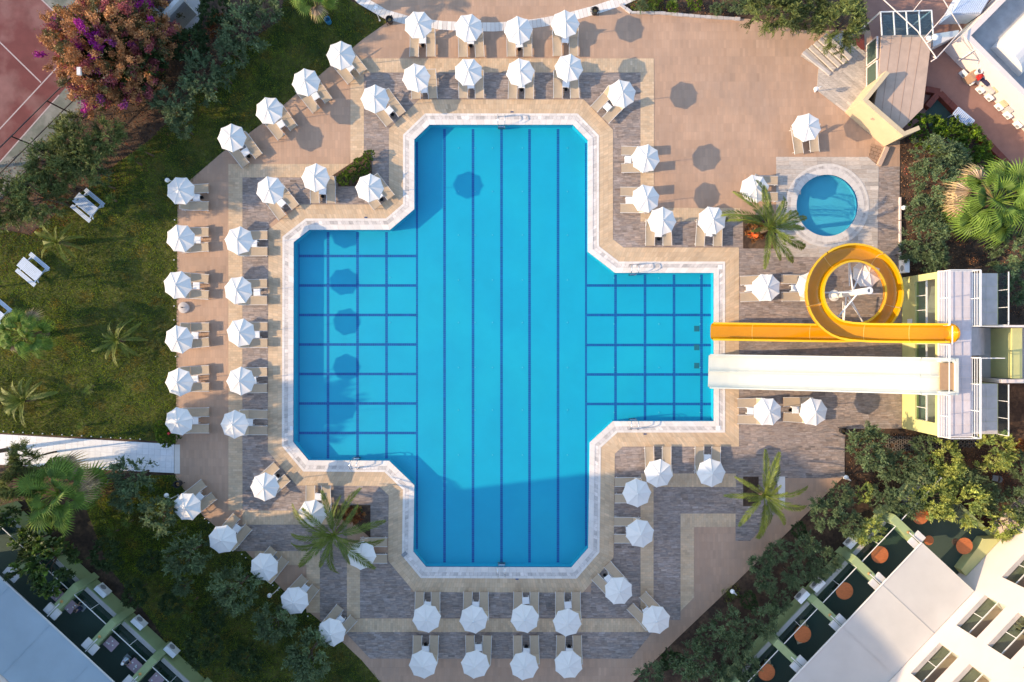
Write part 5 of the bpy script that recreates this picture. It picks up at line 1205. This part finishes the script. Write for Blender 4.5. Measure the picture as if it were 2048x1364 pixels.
def tree(kind, x, y, rpx, lab, cat='tree', grp=None, h=None, zs=1.0):
    cnt[0] += 1; rr = random.Random(cnt[0] * 31 + 5); rm = rpx / PXM * 1.0; cz = (h if h is not None else (2.2 if kind == 'willow' and x < 500 else 1.0) + rm * .55); p = P(x, y, cz)
    name = {'olive': 'olive_tree', 'willow': 'willow_tree', 'broad': 'broadleaf_tree', 'dark': 'dark_shrub', 'pale': 'olive_tree', 'citrus': 'hedge_shrub'}[kind]
    t = empty(name, (p.x, p.y, 0), rr.uniform(0, 6.28), lab, cat, grp)
    c = link('crown', VAR[kind][cnt[0] % len(VAR[kind])], t, (0, 0, cz)); rm *= .87; c.scale = (rm, rm * rr.uniform(.88, 1.1), rm * zs)
    k = link('trunk', TRK[cnt[0] % 4], t); q_ = .35 if kind in ('dark', 'citrus') else .62; k.scale = (rm * q_, rm * q_, cz / 1.35)
    return t
G1 = 'garden trees round the pool terrace'
TREES = [
 ('olive', 346, 215, 42, 'pale tipped olive tree left of the upper lawn path, lowest of its group'), ('olive', 408, 158, 50, 'dark blue green olive on the shaded upper lawn'), ('dark', 385, 88, 44, 'dark tree just right of the bougainvillea top'),
 ('olive', 487, 62, 50, 'tall blue green olive between the lawn and dead shrub'), ('olive', 530, 22, 42, 'olive tree at the top edge right of the dry shrub'), ('olive', 468, 105, 36, 'small olive below the tall top olive'), ('dark', 430, 20, 44, 'dark shrub at the top edge beside the small building'),
 ('willow', 152, 300, 56, 'large grey green willow like tree beside the court fence'), ('willow', 165, 322, 52, 'feathery tree right below the bougainvillea'), ('willow', 78, 392, 56, 'wide feathery tree at the left end of the fence'), ('willow', 20, 408, 55, 'feathery tree cut by the left photo edge above the picnic tables'), ('olive', 195, 345, 32, 'small pale shrub beside the yuccas'), ('willow', 215, 275, 40, 'dark feathery shrub under the bougainvillea'),
 ('willow', 140, 252, 28, 'feathery shrub at the base of the bougainvillea by the court'),
 ('willow', 52, 918, 44, 'grey green tree on the lower edge of the white path, left'), ('willow', 35, 965, 42, 'tree left of the big lower fan palm'), ('olive', 268, 952, 46, 'dark olive below the middle of the white path'), ('olive', 250, 1000, 30, 'small olive right of the big lower fan palm'), ('olive', 322, 1030, 42, 'round pale olive left of the topmost garden edge parasol'),
 ('broad', 98, 1118, 80, 'big glossy broadleaf tree over the lower left terraces'), ('broad', 70, 1080, 46, 'yellow green broadleaf tree below the lower fan palm'), ('olive', 375, 1108, 52, 'dark olive beside the second garden edge parasol'), ('olive', 365, 1175, 24, 'small olive bush below the dark olive, lower left'), ('olive', 474, 1172, 52, 'dark olive beside the third garden edge parasol'), ('olive', 552, 1245, 46, 'dark olive beside the fourth garden edge parasol'), ('olive', 617, 1312, 56, 'large olive overlapping the lowest garden edge parasol'),
 ('dark', 408, 1295, 48, 'dark clipped shrub with small pale flowers, lower left'), ('dark', 268, 1185, 34, 'dark shrub beside the highest terrace unit, lower left'), ('dark', 490, 1320, 38, 'dark shrub at the bottom, left of the large olive'), ('dark', 345, 1205, 28, 'dark shrub in the middle of the lower left garden'), ('dark', 215, 1110, 40, 'dark shrub right of the big broadleaf tree'),
 ('olive', 1859, 312, 48, 'olive beside the yellow flowering hedge, top of the right bed'), ('olive', 1908, 322, 42, 'olive between the hedge and the right fan palm'), ('olive', 1864, 368, 50, 'tall olive in the middle of the right bed'), ('olive', 1839, 424, 38, 'olive next to the globe lamp in the right bed'), ('olive', 1876, 430, 34, 'small olive left of the right fan palm'), ('olive', 1852, 476, 46, 'olive right of the yellow loop, upper one'), ('olive', 1868, 516, 40, 'olive right of the yellow loop, lower one'), ('olive', 2018, 508, 52, 'olive under the right fan palm at the photo edge'), ('olive', 2030, 580, 36, 'dark olive at the right edge beside the tower'), ('olive', 1815, 505, 26, 'dark shrub touching the terrace edge by the loop'),
 ('pale', 1892, 919, 44, 'sunlit olive just below the slide tower'), ('pale', 1990, 902, 44, 'feathery sunlit olive below the tower, right'), ('olive', 1835, 940, 38, 'olive left of the sunlit olive below the tower'), ('olive', 1800, 935, 38, 'olive right of the terrace bin'), ('pale', 1869, 995, 48, 'golden sunlit olive overhanging the upmost orange table'), ('pale', 1927, 1006, 50, 'golden sunlit olive in the centre of the lower right grove'), ('olive', 1970, 990, 38, 'olive near the metal chair'), ('pale', 2010, 1048, 44, 'golden sunlit olive at the bottom of the grove, right'), ('olive', 2032, 1005, 44, 'dark olive at the right photo edge of the grove'), ('olive', 1808, 1008, 40, 'olive at the left end of the grove above the terraces'), ('pale', 1890, 960, 36, 'small golden sunlit olive in the middle of the grove'), ('olive', 1935, 960, 36, 'green olive behind the metal chair'), ('olive', 2040, 930, 34, 'olive at the right edge under the tower'),
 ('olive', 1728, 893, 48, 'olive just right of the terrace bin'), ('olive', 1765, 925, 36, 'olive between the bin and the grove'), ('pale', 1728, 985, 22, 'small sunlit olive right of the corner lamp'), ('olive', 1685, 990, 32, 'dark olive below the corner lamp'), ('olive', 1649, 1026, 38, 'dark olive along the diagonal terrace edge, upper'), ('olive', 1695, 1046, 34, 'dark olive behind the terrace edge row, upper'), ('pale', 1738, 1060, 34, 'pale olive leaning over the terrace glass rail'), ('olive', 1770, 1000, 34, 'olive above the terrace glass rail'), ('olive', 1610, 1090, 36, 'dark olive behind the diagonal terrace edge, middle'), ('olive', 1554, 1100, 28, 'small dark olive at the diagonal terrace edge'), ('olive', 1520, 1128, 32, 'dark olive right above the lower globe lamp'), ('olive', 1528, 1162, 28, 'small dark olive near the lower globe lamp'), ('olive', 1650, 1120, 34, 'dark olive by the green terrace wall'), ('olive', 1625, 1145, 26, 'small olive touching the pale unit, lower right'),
 ('olive', 1452, 1248, 38, 'dark olive in the lower right bed, upper left one'), ('olive', 1525, 1240, 38, 'dark olive in the lower right bed near the terrace wall'), ('olive', 1470, 1285, 36, 'dark olive in the lower right bed, centre'), ('olive', 1408, 1282, 32, 'dark olive along the lower diagonal edge'), ('olive', 1380, 1326, 48, 'large dark olive at the bottom of the lower right bed'), ('olive', 1300, 1350, 34, 'olive at the very bottom of the diagonal edge'), ('olive', 1490, 1335, 36, 'dark olive by the lowest terrace bay'), ('olive', 1440, 1345, 30, 'small dark olive at the bottom edge, lower right'), ('dark', 1340, 1320, 26, 'dark low shrub at the lower diagonal edge'), ('dark', 1500, 1200, 24, 'dark low shrub below the lower globe lamp'),
 ('olive', 300, 75, 30, 'small dark olive between the bougainvillea and white building'), ('olive', 365, 255, 28, 'small olive at the lower end of the shaded group'), ('olive', 445, 150, 30, 'small dark olive right of the dark blue green olive'), ('willow', 95, 322, 44, 'feathery tree in front of the fence, second from left'), ('willow', 120, 360, 38, 'low feathery tree above the first picnic table'), ('dark', 300, 1120, 30, 'dark shrub between the two bright yucca groups, lower left'), ('dark', 430, 1230, 34, 'dark shrub below the third garden edge olive'),
 ('olive', 1585, 1150, 30, 'dark olive in the middle of the lower right bed'), ('olive', 1560, 1200, 28, 'small dark olive below the lower right units'), ('dark', 1600, 1060, 22, 'dark low shrub at the upper end of the diagonal bed'), ('olive', 1845, 890, 26, 'small olive growing over the honeycomb pavers'), ('willow', 1552, 26, 62, 'large feathery tree over the top terrace edge, left of two'), ('willow', 1682, 50, 60, 'large feathery tree beside the steps, right of two'), ('willow', 1620, 8, 46, 'feathery tree between the two large top trees'), ('olive', 1500, 5, 36, 'small tree at the top edge left of the feathery trees'),
]
for a in TREES: tree(a[0], a[1], a[2], a[3], a[4], 'shrub' if a[0] == 'dark' else 'tree', G1)
# off the left edge of the photograph: the grove whose shade falls on the lawn and terrace
for k, (x, y, r_, h) in enumerate(((-150, 935, 90, 7), (-70, 1010, 70, 5.5), (-240, 990, 90, 7), (-250, 300, 80, 6), (-90, 380, 70, 6), (-75, 565, 34, 3.5), (-60, 965, 62, 5.5), (20, 1030, 30, 4), (90, 860, 0, 0))):
    if r_: tree('broad' if k % 2 else 'olive', x, y, r_, 'tall tree outside the left photo edge, ' + ['beside the white path', 'above the lower left terraces', 'farthest below the path', 'out beyond the court corner', 'behind the court fence', 'level with the middle lawn', 'nearest the white path', 'low one below the fan palm', 'beyond the court'][k], 'tree', G1, h=h)
for (x, y, r_, lab) in ((1850, 262, 40, 'dark clipped hedge left of the white lounger'), (1893, 272, 46, 'yellow green hedge below the white lounger'), (1935, 290, 46, 'hedge beside the red kerb, middle'), (1958, 322, 34, 'hedge at the lower end of the red kerb')): tree('citrus', x, y, r_, lab, 'hedge', 'flowering hedge beside the yard', h=.9)
# hedge planter near the pool corner
hp = poly((676, 366), (664, 352), (700, 328), (742, 300), (744, 345), (742, 372), (676, 373)); struct('hedge_planter', MB().prism(hp, 0, .05), M['soil'])
for (x, y, r_, lab) in ((688, 357, 18, 'left end of the small hedge above the diagonal sunbeds'), (706, 346, 19, 'middle left part of the small planter hedge'), (724, 330, 19, 'middle right part of the small planter hedge'), (738, 311, 15, 'top right end of the small planter hedge'), (732, 355, 14, 'lower right part of the small planter hedge')): tree('citrus', x, y, r_, lab, 'shrub', 'leafy shrubs of the small planter', h=.45)
tree('citrus', 335, 873, 27, 'leafy bush with red flowers at the end of the white path', 'shrub', h=.5); tree('citrus', 322, 855, 16, 'small leafy bush left of the lowest left parasol', 'shrub', h=.4)
q = P(337, 867, .95); o = MB().lathe([(.02, 0), (.1, .05), (.08, .09)], (0, 0, 0), 8).lathe([(.02, 0), (.07, .05), (.05, .08)], (.16, .05, -.05), 8).build('flower', M['red']); o.location = (q.x, q.y, .9); tag(o, 'red flowers on the bush at the path end', 'flower')
# small low planting: bank at the top
for k, (x, y, r_) in enumerate(((1282, 10, 16), (1345, 14, 15), (1430, 20, 15), (1388, 6, 18), (1460, 10, 18), (1310, 2, 14))):
    tree('citrus' if k % 2 else 'olive', x, y, r_, ['low grey green plant at the left end of the top bank', 'leafy plant in the top bank, second from left', 'low plant in the top bank beside the feathery trees', 'low bush at the top edge of the bank', 'low bush at the top edge next to the feathery trees', 'tiny bush at the upper left of the bank'][k], 'plant', 'low plants on the top bank', h=.4)
lt = [poly((1250, -60), (1500, -60), (1500, 36), (1400, 31), (1262, 24), (1240, 8)), poly((1800, 275), (2048, 350), (2048, 640), (1805, 545)), poly((150, 30), (560, 30), (430, 200), (300, 340), (200, 400), (0, 560), (0, 330), (150, 230)), poly((1700, 862), (2048, 880), (2048, 1100), (1850, 1100), (1690, 960))]
ll_ = scatter(lt, 60, 9); link('leaf_litter', blades(ll_, .05, .05, M['dead'], 'leaf_litter', 10, (.6, .45, .35), .4, -.01), kind='stuff')['label'] = 'dry brown leaf litter under the trees'
gb = scatter([poly((1256, -60), (1320, -60), (1330, 22), (1262, 22)), poly((1705, 864), (1760, 864), (1740, 880), (1705, 885)), poly((1440, 1180), (1475, 1165), (1485, 1195), (1450, 1205)), poly((200, 960), (330, 950), (400, 1060), (400, 1180), (230, 1130))], 160, 12)
link('rough_grass', blades(gb, .14, .02, M['grass'], 'rough_grass', 13, (1.1, 1.2, .9), .3), kind='stuff')['label'] = 'rough tufts of grass in the beds'
# honeycomb grass pavers below the tower
gpv = empty('grass_pavers', P(1850, 890, 0), kind='structure', label='grey honeycomb paving blocks below the tower')
hx = MB(); k = 0; hxm = MB().lathe([(.15, 0), (.15, .04), (.10, .045), (.095, .0)], (0, 0, 0), 6).mesh('paver_ring', M['paver'])
for x in np.arange(1775, 1960, 8.6):
    for j, y in enumerate(np.arange(876, 912, 7.6)):
        if y < 905 - (x - 1775) * .05 and random.random() < .93:
            q = P(x + (j % 2) * 4.3, y, 0) - gpv.location; link('paver_ring', hxm, gpv, (q.x, q.y, -.01))

# bougainvillea: one big mound of tan leaves and magenta bracts
bg_ = empty('bougainvillea', (P(222, 108, 3.0).x, P(222, 108, 3.0).y, 0), 0, 'huge bougainvillea mound with tan leaves and magenta flowers by the court', 'bougainvillea')
cols = [((.42, .20, .08), .56), ((.32, .08, .09), .21), ((.28, .05, .20), .03), ((.13, .11, .04), .20)]
def mound(seed, rx, ry, rz, n, L):
    r = np.random.default_rng(seed); ncl = n // 150; D0 = unit(r.normal(0, 1, (ncl, 3)) + np.array([0, 0, .5])); D0[:, 2] = np.abs(D0[:, 2]) - .12; D0 = unit(D0); inn = r.random(ncl) < .3
    bumps = unit(r.normal(0, 1, (22, 3)) + np.array([0, 0, .4])); rad = .78 + .28 * np.clip((D0 @ bumps.T).max(1), 0, 1) ** 8; rad *= r.uniform(.72, 1.05, ncl); rad = np.where(inn, rad * .72, rad)
    cl = D0 * rad[:, None] * np.array([rx, ry, rz]); A = np.repeat(np.arange(ncl), 150); Td = unit(D0 + r.normal(0, .5, (ncl, 3)))
    u = r.uniform(-.3, 1, len(A)); Cn = cl[A] + Td[A] * (u * .45)[:, None] + r.normal(0, .11, (len(A), 3)); D = unit(Td[A] + r.normal(0, .7, (len(A), 3)))
    LL = L * r.uniform(.6, 1.3, len(A)); V = leafquads(Cn, D, LL, LL * .6, r)
    mg = np.sin(cl[:, 0] * 1.3 + 1) * np.sin(cl[:, 1] * 1.1 + 2.1); pm = np.where(mg > .7, .6, .02); ismag = r.random(ncl) < pm
    ci = r.choice(4, ncl, p=[c[1] for c in cols]); base = np.array([c[0] for c in cols])[ci]; base[ismag] = (.34, .015, .24); tt = r.normal(1, .2, len(A)).clip(.4, 1.8) * r.normal(1, .15, ncl).clip(.6, 1.5)[A]
    return np_mesh('crown', V.reshape(-1, 3), np.arange(len(A) * 4).reshape(-1, 4), M['bougl'], np.repeat(base[A] * tt[:, None], 4, 0))
link('crown', mound(5, 4.2, 4.3, 4.6, 84000, .14), bg_, (0, 0, 2.2)); tk = link('trunk', trunk_mesh(9, 1.4, .16, 8, 1.8, 1.2), bg_)
for k_ in range(3): co = link('crown', VAR['dark'][k_ % 2], bg_, ((k_ - 1) * .9, (k_ % 2) * 1.2, 1.9), (0, 0, k_)); co.scale = (3.0, 3.1, 3.6)
bb2 = link('crown', mound(6, 2.4, 2.8, 2.4, 22000, .14), bg_, (1.6, 3.4, 1.6))
# dry bush
dry = crown_mesh('crown', M['dead'], 77, ncl=90, twigs=7, per=14, L=.1, Wd=.05, tw=.3, cols=[((.9, .55, .25), .6), ((.5, .2, .1), .4)])
def drybush(x, y, r_, lab, h=.6):
    p = P(x, y, h); t = empty('dry_shrub', (p.x, p.y, 0), random.uniform(0, 6), lab, 'shrub', 'dry orange brown shrubs'); rm = r_ / PXM; c = link('crown', dry, t, (0, 0, h)); c.scale = (rm, rm, rm * .8); k = link('trunk', TRK[0], t); k.scale = (rm * .3, rm * .3, h / 1.5)
drybush(437, 50, 28, 'dry orange brown shrub among the dark top left trees'); drybush(1508, 462, 26, 'rust brown shrub at the foot of the paddling pool palm', .7); drybush(705, 1030, 24, 'dry brown shrub in the lower left planter', .5); drybush(110, 395, 26, 'dry brown shrub left of the first picnic table', .4); drybush(2038, 895, 18, 'rust coloured shrub at the right edge below the tower')
q = P(1506, 470, 1.2)
f_o = MB()
for k in range(14): a = random.uniform(0, 6.28); f_o.bar((0, 0, 0), (math.cos(a) * .35, math.sin(a) * .3, random.uniform(.0, .25)), .05, .02)
o = f_o.build('flower', M['orangef']); o.location = (q.x, q.y, 1.15); tag(o, 'bright orange flower head at the paddling pool palm', 'flower')
# planter beds beside the palms
struct('planter_bed', MB().prism(poly((1486, 953), (1517, 953), (1517, 1012), (1486, 1012)), 0, .03), M['soil']); struct('planter_bed', MB().prism(poly((664, 1010), (741, 1010), (741, 1076), (700, 1040), (664, 1036)), 0, .03), M['soil'])
struct('planter_bed', MB().prism(poly((1486, 430), (1530, 430), (1552, 445), (1552, 497), (1486, 497)), .01, .045), M['soil'])
struct('white_mat', MB().prism(poly((1553, 953), (1570, 953), (1570, 1018), (1559, 1005)), .0, .02), M['white_st'])

# palms
def feather_frond(seed, L=2.6, nl=34, m=None, up=.75, droop=1.0, ll=.52):
    r = np.random.default_rng(seed); V, T = [], []
    ts = np.linspace(0, 1, nl); pos = lambda t: np.array([L * (t - .12 * t * t), 0, L * (up * .55 * t - droop * .62 * t ** 2.2)])
    for i in range(nl - 1):
        a, b = pos(ts[i]), pos(ts[i + 1]); w_ = .028 * (1 - ts[i] * .8); V += [[a + [0, w_, 0], b + [0, w_, 0], b - [0, w_, 0], a - [0, w_, 0]]]; T += [[1.6, 1.4, .9]] * 4
    for i in range(4, nl * 2):
        t = .10 + .90 * i / (nl * 2); a = pos(t); d = pos(min(1, t + .02)) - pos(t - .02); d /= np.linalg.norm(d)
        le = ll * (math.sin(math.pi * (t * .88 + .08)) ** .6) * r.uniform(.85, 1.1); 
        for s_ in (-1, 1):
            dirn = d * (.8 + .6 * t) + np.array([0, s_ * (.85 - .3 * t), 0]) + np.array([0, 0, .45 - .3 * t]) + r.normal(0, .10, 3); dirn /= np.linalg.norm(dirn)
            e = a + dirn * le; e[2] -= .10 * le; mid = a + dirn * le * .5; wv = np.cross(dirn, [0, 0, 1]); wv = wv / (np.linalg.norm(wv) + 1e-6) * .015
            V.append([a, mid + wv, e, mid - wv]); g = r.normal(1, .2) * (1 + .5 * t); T += [[g * (1 + .25 * t), g, g * .9]] * 4
    return np_mesh('frond', np.array(V).reshape(-1, 3), np.arange(len(V) * 4).reshape(-1, 4), m or M['palm'], np.array(T))
FF = [feather_frond(k, up=.95 - .2 * k, droop=.75 + .35 * k, ll=.40) for k in range(3)]
def feather_palm(x, y, rpx, h, n, lab, spec=None, seed=0):
    p = P(x, y, h); t = empty('feather_palm', (p.x, p.y, 0), 0, lab, 'palm', 'feather palms'); rr = random.Random(seed); s = rpx / PXM / 2.35
    mb = MB(); zz = 0; pr = []
    while zz < h: pr += [(.17, zz), (.14, zz + .12)]; zz += .16
    mb.lathe(pr + [(.16, h)], (0, 0, 0), 10); mb.build('trunk', M['bark2'], t)
    angs = spec or [360 * k / n for k in range(n)]
    for i, a in enumerate(angs):
        for ly in (0,):
            o = link('frond', FF[rr.choice((0, 1, 1))], t, (0, 0, h), (rr.uniform(-.45, .45), rr.uniform(-.2, .22), R(a + rr.uniform(-9, 9)))); q = s * rr.uniform(.72, 1.15); o.scale = (q, q, q)
    for i in range(11):
        o = link('frond', FF[0], t, (0, 0, h), (rr.uniform(-.3, .3), -rr.uniform(.5, 1.0), rr.uniform(0, 6.28))); q = s * rr.uniform(.4, .65); o.scale = (q, q, q)
feather_palm(1538, 456, 92, 2.6, 0, 'feather palm leaning over the paddling pool', [8, 22, 38, 62, 88, 105, 125, 150, -8, -25, -48, -70, -100, 170], 1)
feather_palm(1529, 990, 82, 3.0, 0, 'feather palm in the square planter at lower right', [78, 97, 52, 152, -62, -75, -112, -128, -30, 10, -95, 175, -50], 2)
feather_palm(668, 1070, 88, 2.2, 0, 'large feather palm in the lower left planter', [128, 82, 178, -142, -118, -68, -22, 40, 158, -95, 12, 105, 60, -160, -45], 3)
feather_palm(116, 484, 44, 1.3, 0, 'small feather palm between the picnic tables', [95, 130, 150, 175, -15, -45, -70, -140, 60, 20], 4)
feather_palm(236, 680, 48, .8, 11, 'dark low feather palm in the middle of the lawn', None, 5)
feather_palm(50, 800, 62, 1.0, 12, 'pale feather palm low on the left lawn', [85, 110, 150, 175, -150, -125, -170, 40, 10, -80, 125, 20], 6)
def fan_leaf(seed, m, Lp=1.05, Rf=.68, nf=20, tv=.12, cup=.25):
    r = np.random.default_rng(seed); V, T = [], []
    pet = lambda t: np.array([Lp * t, 0, Lp * (.35 * t - .25 * t * t)])
    for i in range(4):
        a, b = pet(i / 4), pet((i + 1) / 4); V.append([a + [0, .02, 0], b + [0, .02, 0], b - [0, .02, 0], a - [0, .02, 0]]); T += [[1.3, 1.2, .8]] * 4
    c = pet(1)
    for k in range(nf):
        a = R(-125 + 250 * (k + .5) / nf); le = Rf * (.72 + .28 * math.cos(a * .55)) * r.uniform(.92, 1.06); d = np.array([math.cos(a), math.sin(a), 0]); h = 250 / nf / 2
        a0, a1 = a - R(h), a + R(h); m_ = .62
        d0 = np.array([math.cos(a0), math.sin(a0), 0]); d1 = np.array([math.cos(a1), math.sin(a1), 0])
        zf_ = lambda rr_: -cup * rr_ ** 2 + .05 * rr_
        e0 = c + d0 * le * m_ + [0, 0, zf_(m_)]; e1_ = c + d1 * le * m_ + [0, 0, zf_(m_) ]; md = c + d * le * m_ * 1.0 + [0, 0, zf_(m_) + .035]
        tip = c + d * le + [0, 0, zf_(1) - .12 * r.random()]
        g = r.normal(1, tv); V.append([c, e0, md, c + d * .05]); V.append([c, c + d * .05, md, e1_]); T += [[g, g, g]] * 8
        g2 = g * 1.15; V.append([e0 * .7 + md * .3, tip, md, md]); V.append([md, tip, e1_ * .7 + md * .3, md]); T += [[g2, g2, g2 * .8]] * 8
    return np_mesh('frond', np.array(V).reshape(-1, 3), np.arange(len(V) * 4).reshape(-1, 4), m, np.array(T))
FL = [fan_leaf(k, M['fan'], cup=.15 + .3 * k, tv=.18) for k in range(3)]; FD = fan_leaf(9, M['dead'], cup=.7, Rf=.7, tv=.2)
def fan_palm(x, y, rpx, h, lab, seed, nd=6, n=30, dead_dir=None):
    p = P(x, y, h); t = empty('fan_palm', (p.x, p.y, 0), 0, lab, 'palm', 'fan palms'); rr = random.Random(seed); s = rpx / PXM / 1.75
    MB().lathe([(.3, 0), (.24, .3), (.22, h * .6), (.26, h)], (0, 0, 0), 12).build('trunk', M['bark2'], t)
    for i in range(n):
        f = i / n; a = i * 137.5; tilt = R(-58 + 92 * f + rr.uniform(-8, 8)); q = s * (.66 + .36 * f) * rr.uniform(.8, 1.15)
        o = link('frond', FL[rr.randrange(3)], t, (0, 0, h + .25 * (1 - f)), (rr.uniform(-.8, .8), tilt, R(a + rr.uniform(-25, 25)))); o.scale = (q, q, q)
    for i in range(nd):
        a = (dead_dir + rr.uniform(-40, 40)) if dead_dir is not None else rr.uniform(0, 360); q = s * rr.uniform(.75, 1.0)
        o = link('frond', FD, t, (0, 0, h + .1), (rr.uniform(-.4, .4), R(rr.uniform(-8, 22)), R(a))); o.scale = (q, q, q)
fan_palm(1987, 403, 96, 3.4, 'big bright fan palm at the right edge with dead brown fronds', 1, 14, 38, 160); fan_palm(118, 985, 88, 3.2, 'big fan palm below the white path with curled fronds', 2, 7, 36, 40); fan_palm(50, 668, 58, 2.2, 'dark fan palm on the left edge of the lawn', 3, 3, 28); fan_palm(625, -14, 56, 3.0, 'fan palm cut by the top photo edge above the lawn', 4, 4, 28)
def yucca_mesh(seed, n=42, L=.62):
    r = np.random.default_rng(seed); V, T = [], []
    for i in range(n):
        a = i * 2.39996; el = 1.35 - 1.15 * i / n + r.normal(0, .1); d = np.array([math.cos(a) * math.cos(el), math.sin(a) * math.cos(el), math.sin(el)]); s_ = np.array([-math.sin(a), math.cos(a), 0]) * .022; le = L * r.uniform(.8, 1.1)
        m_ = d * le * .45; e = d * le - np.array([0, 0, .1 * le]); V.append([np.zeros(3), m_ + s_, e, m_ - s_]); g = r.normal(1, .15); T += [[g, g, g]] * 4
    return np_mesh('rosette', np.array(V).reshape(-1, 3), np.arange(len(V) * 4).reshape(-1, 4), M['yucca'], np.array(T))
YM = [yucca_mesh(k) for k in range(3)]
for k, (x, y, r_, h, lab) in enumerate(((270, 323, 19, .9, 'bright yucca on the shaded upper lawn, left of two'), (288, 302, 16, 1.3, 'darker yucca on the shaded upper lawn, right of two'), (214, 371, 14, 1.0, 'small yucca above the lawn corner, upper one'), (224, 399, 16, .6, 'small yucca right of the first picnic table'), (228, 1064, 19, .6, 'bright yucca in the lower left garden, left of two'), (257, 1044, 16, .6, 'bright yucca in the lower left garden, right of two'), (330, 1115, 16, .5, 'yucca left of the dark olive, lower left'), (387, 1202, 15, .7, 'upper yucca of the pair in the lower left garden'), (378, 1228, 17, .5, 'lower yucca of the pair in the lower left garden'),
        (178, 780, 14, .4, 'small yucca on the lower lawn, upper one'), (165, 852, 14, .4, 'small yucca on the lower lawn near the path'), (716, 1018, 15, .5, 'yellow green yucca in the lower left planter'), (183, 772, 10, .3, 'tiny rosette on the lower lawn'), (1436, 22, 14, .3, 'bright rosette on the top bank, right'), (1345, 10, 15, .3, 'bright rosette on the top bank, middle'), (1303, 16, 14, .3, 'yellowish rosette on the top bank, left'), (1461, 1186, 14, .3, 'bright green rosette under the lower globe lamp'), (345, 20, 12, .3, 'small rosette beside the small white building'), (325, 148, 16, .5, 'small green rosette under the bougainvillea'))):
    p = P(x, y, h); t = empty('yucca', (p.x, p.y, 0), random.uniform(0, 6), lab, 'yucca', 'spiky yucca plants'); s = r_ / PXM / .58; o = link('rosette', YM[k % 3], t, (0, 0, h)); o.scale = (s, s, s); MB().tube([(0, 0, -.02), (0, 0, h + .02)], [.07, .05], 7).build('trunk', M['bark2'], t)
# metal chair in the grove
chair(P(1992, 957, .5) * Vector((1, 1, 0)), R(80), 'grey metal garden chair among the grove trees', M['greyc'], 'garden chairs')
# path bulbs
bm_ = MB().lathe([(.03, 0), (.05, .05), (.03, .09)], (0, 0, 0), 8).mesh('path_light', M['white'])
for k in range(15):
    x = 8 + k * 19.5; q = P(x, 862 + x * .058, 0); o = link('path_light', bm_, None, (q.x, q.y, .0)); tag(o, 'tiny white stone like light along the upper edge of the white path', 'light', 'tiny white lights along the path')
for k in range(12):
    x, y = [(350, 440), (349, 520), (349, 612), (349, 640), (352, 713), (410, 1037), (418, 1045), (484, 1108), (492, 1115), (546, 1170), (556, 1180), (616, 1232)][k]; q = P(x, y, 0); o = link('path_light', bm_, None, (q.x, q.y, .0)); tag(o, 'tiny white light along the garden edge of the terrace', 'light', 'tiny white lights along the terrace edge')
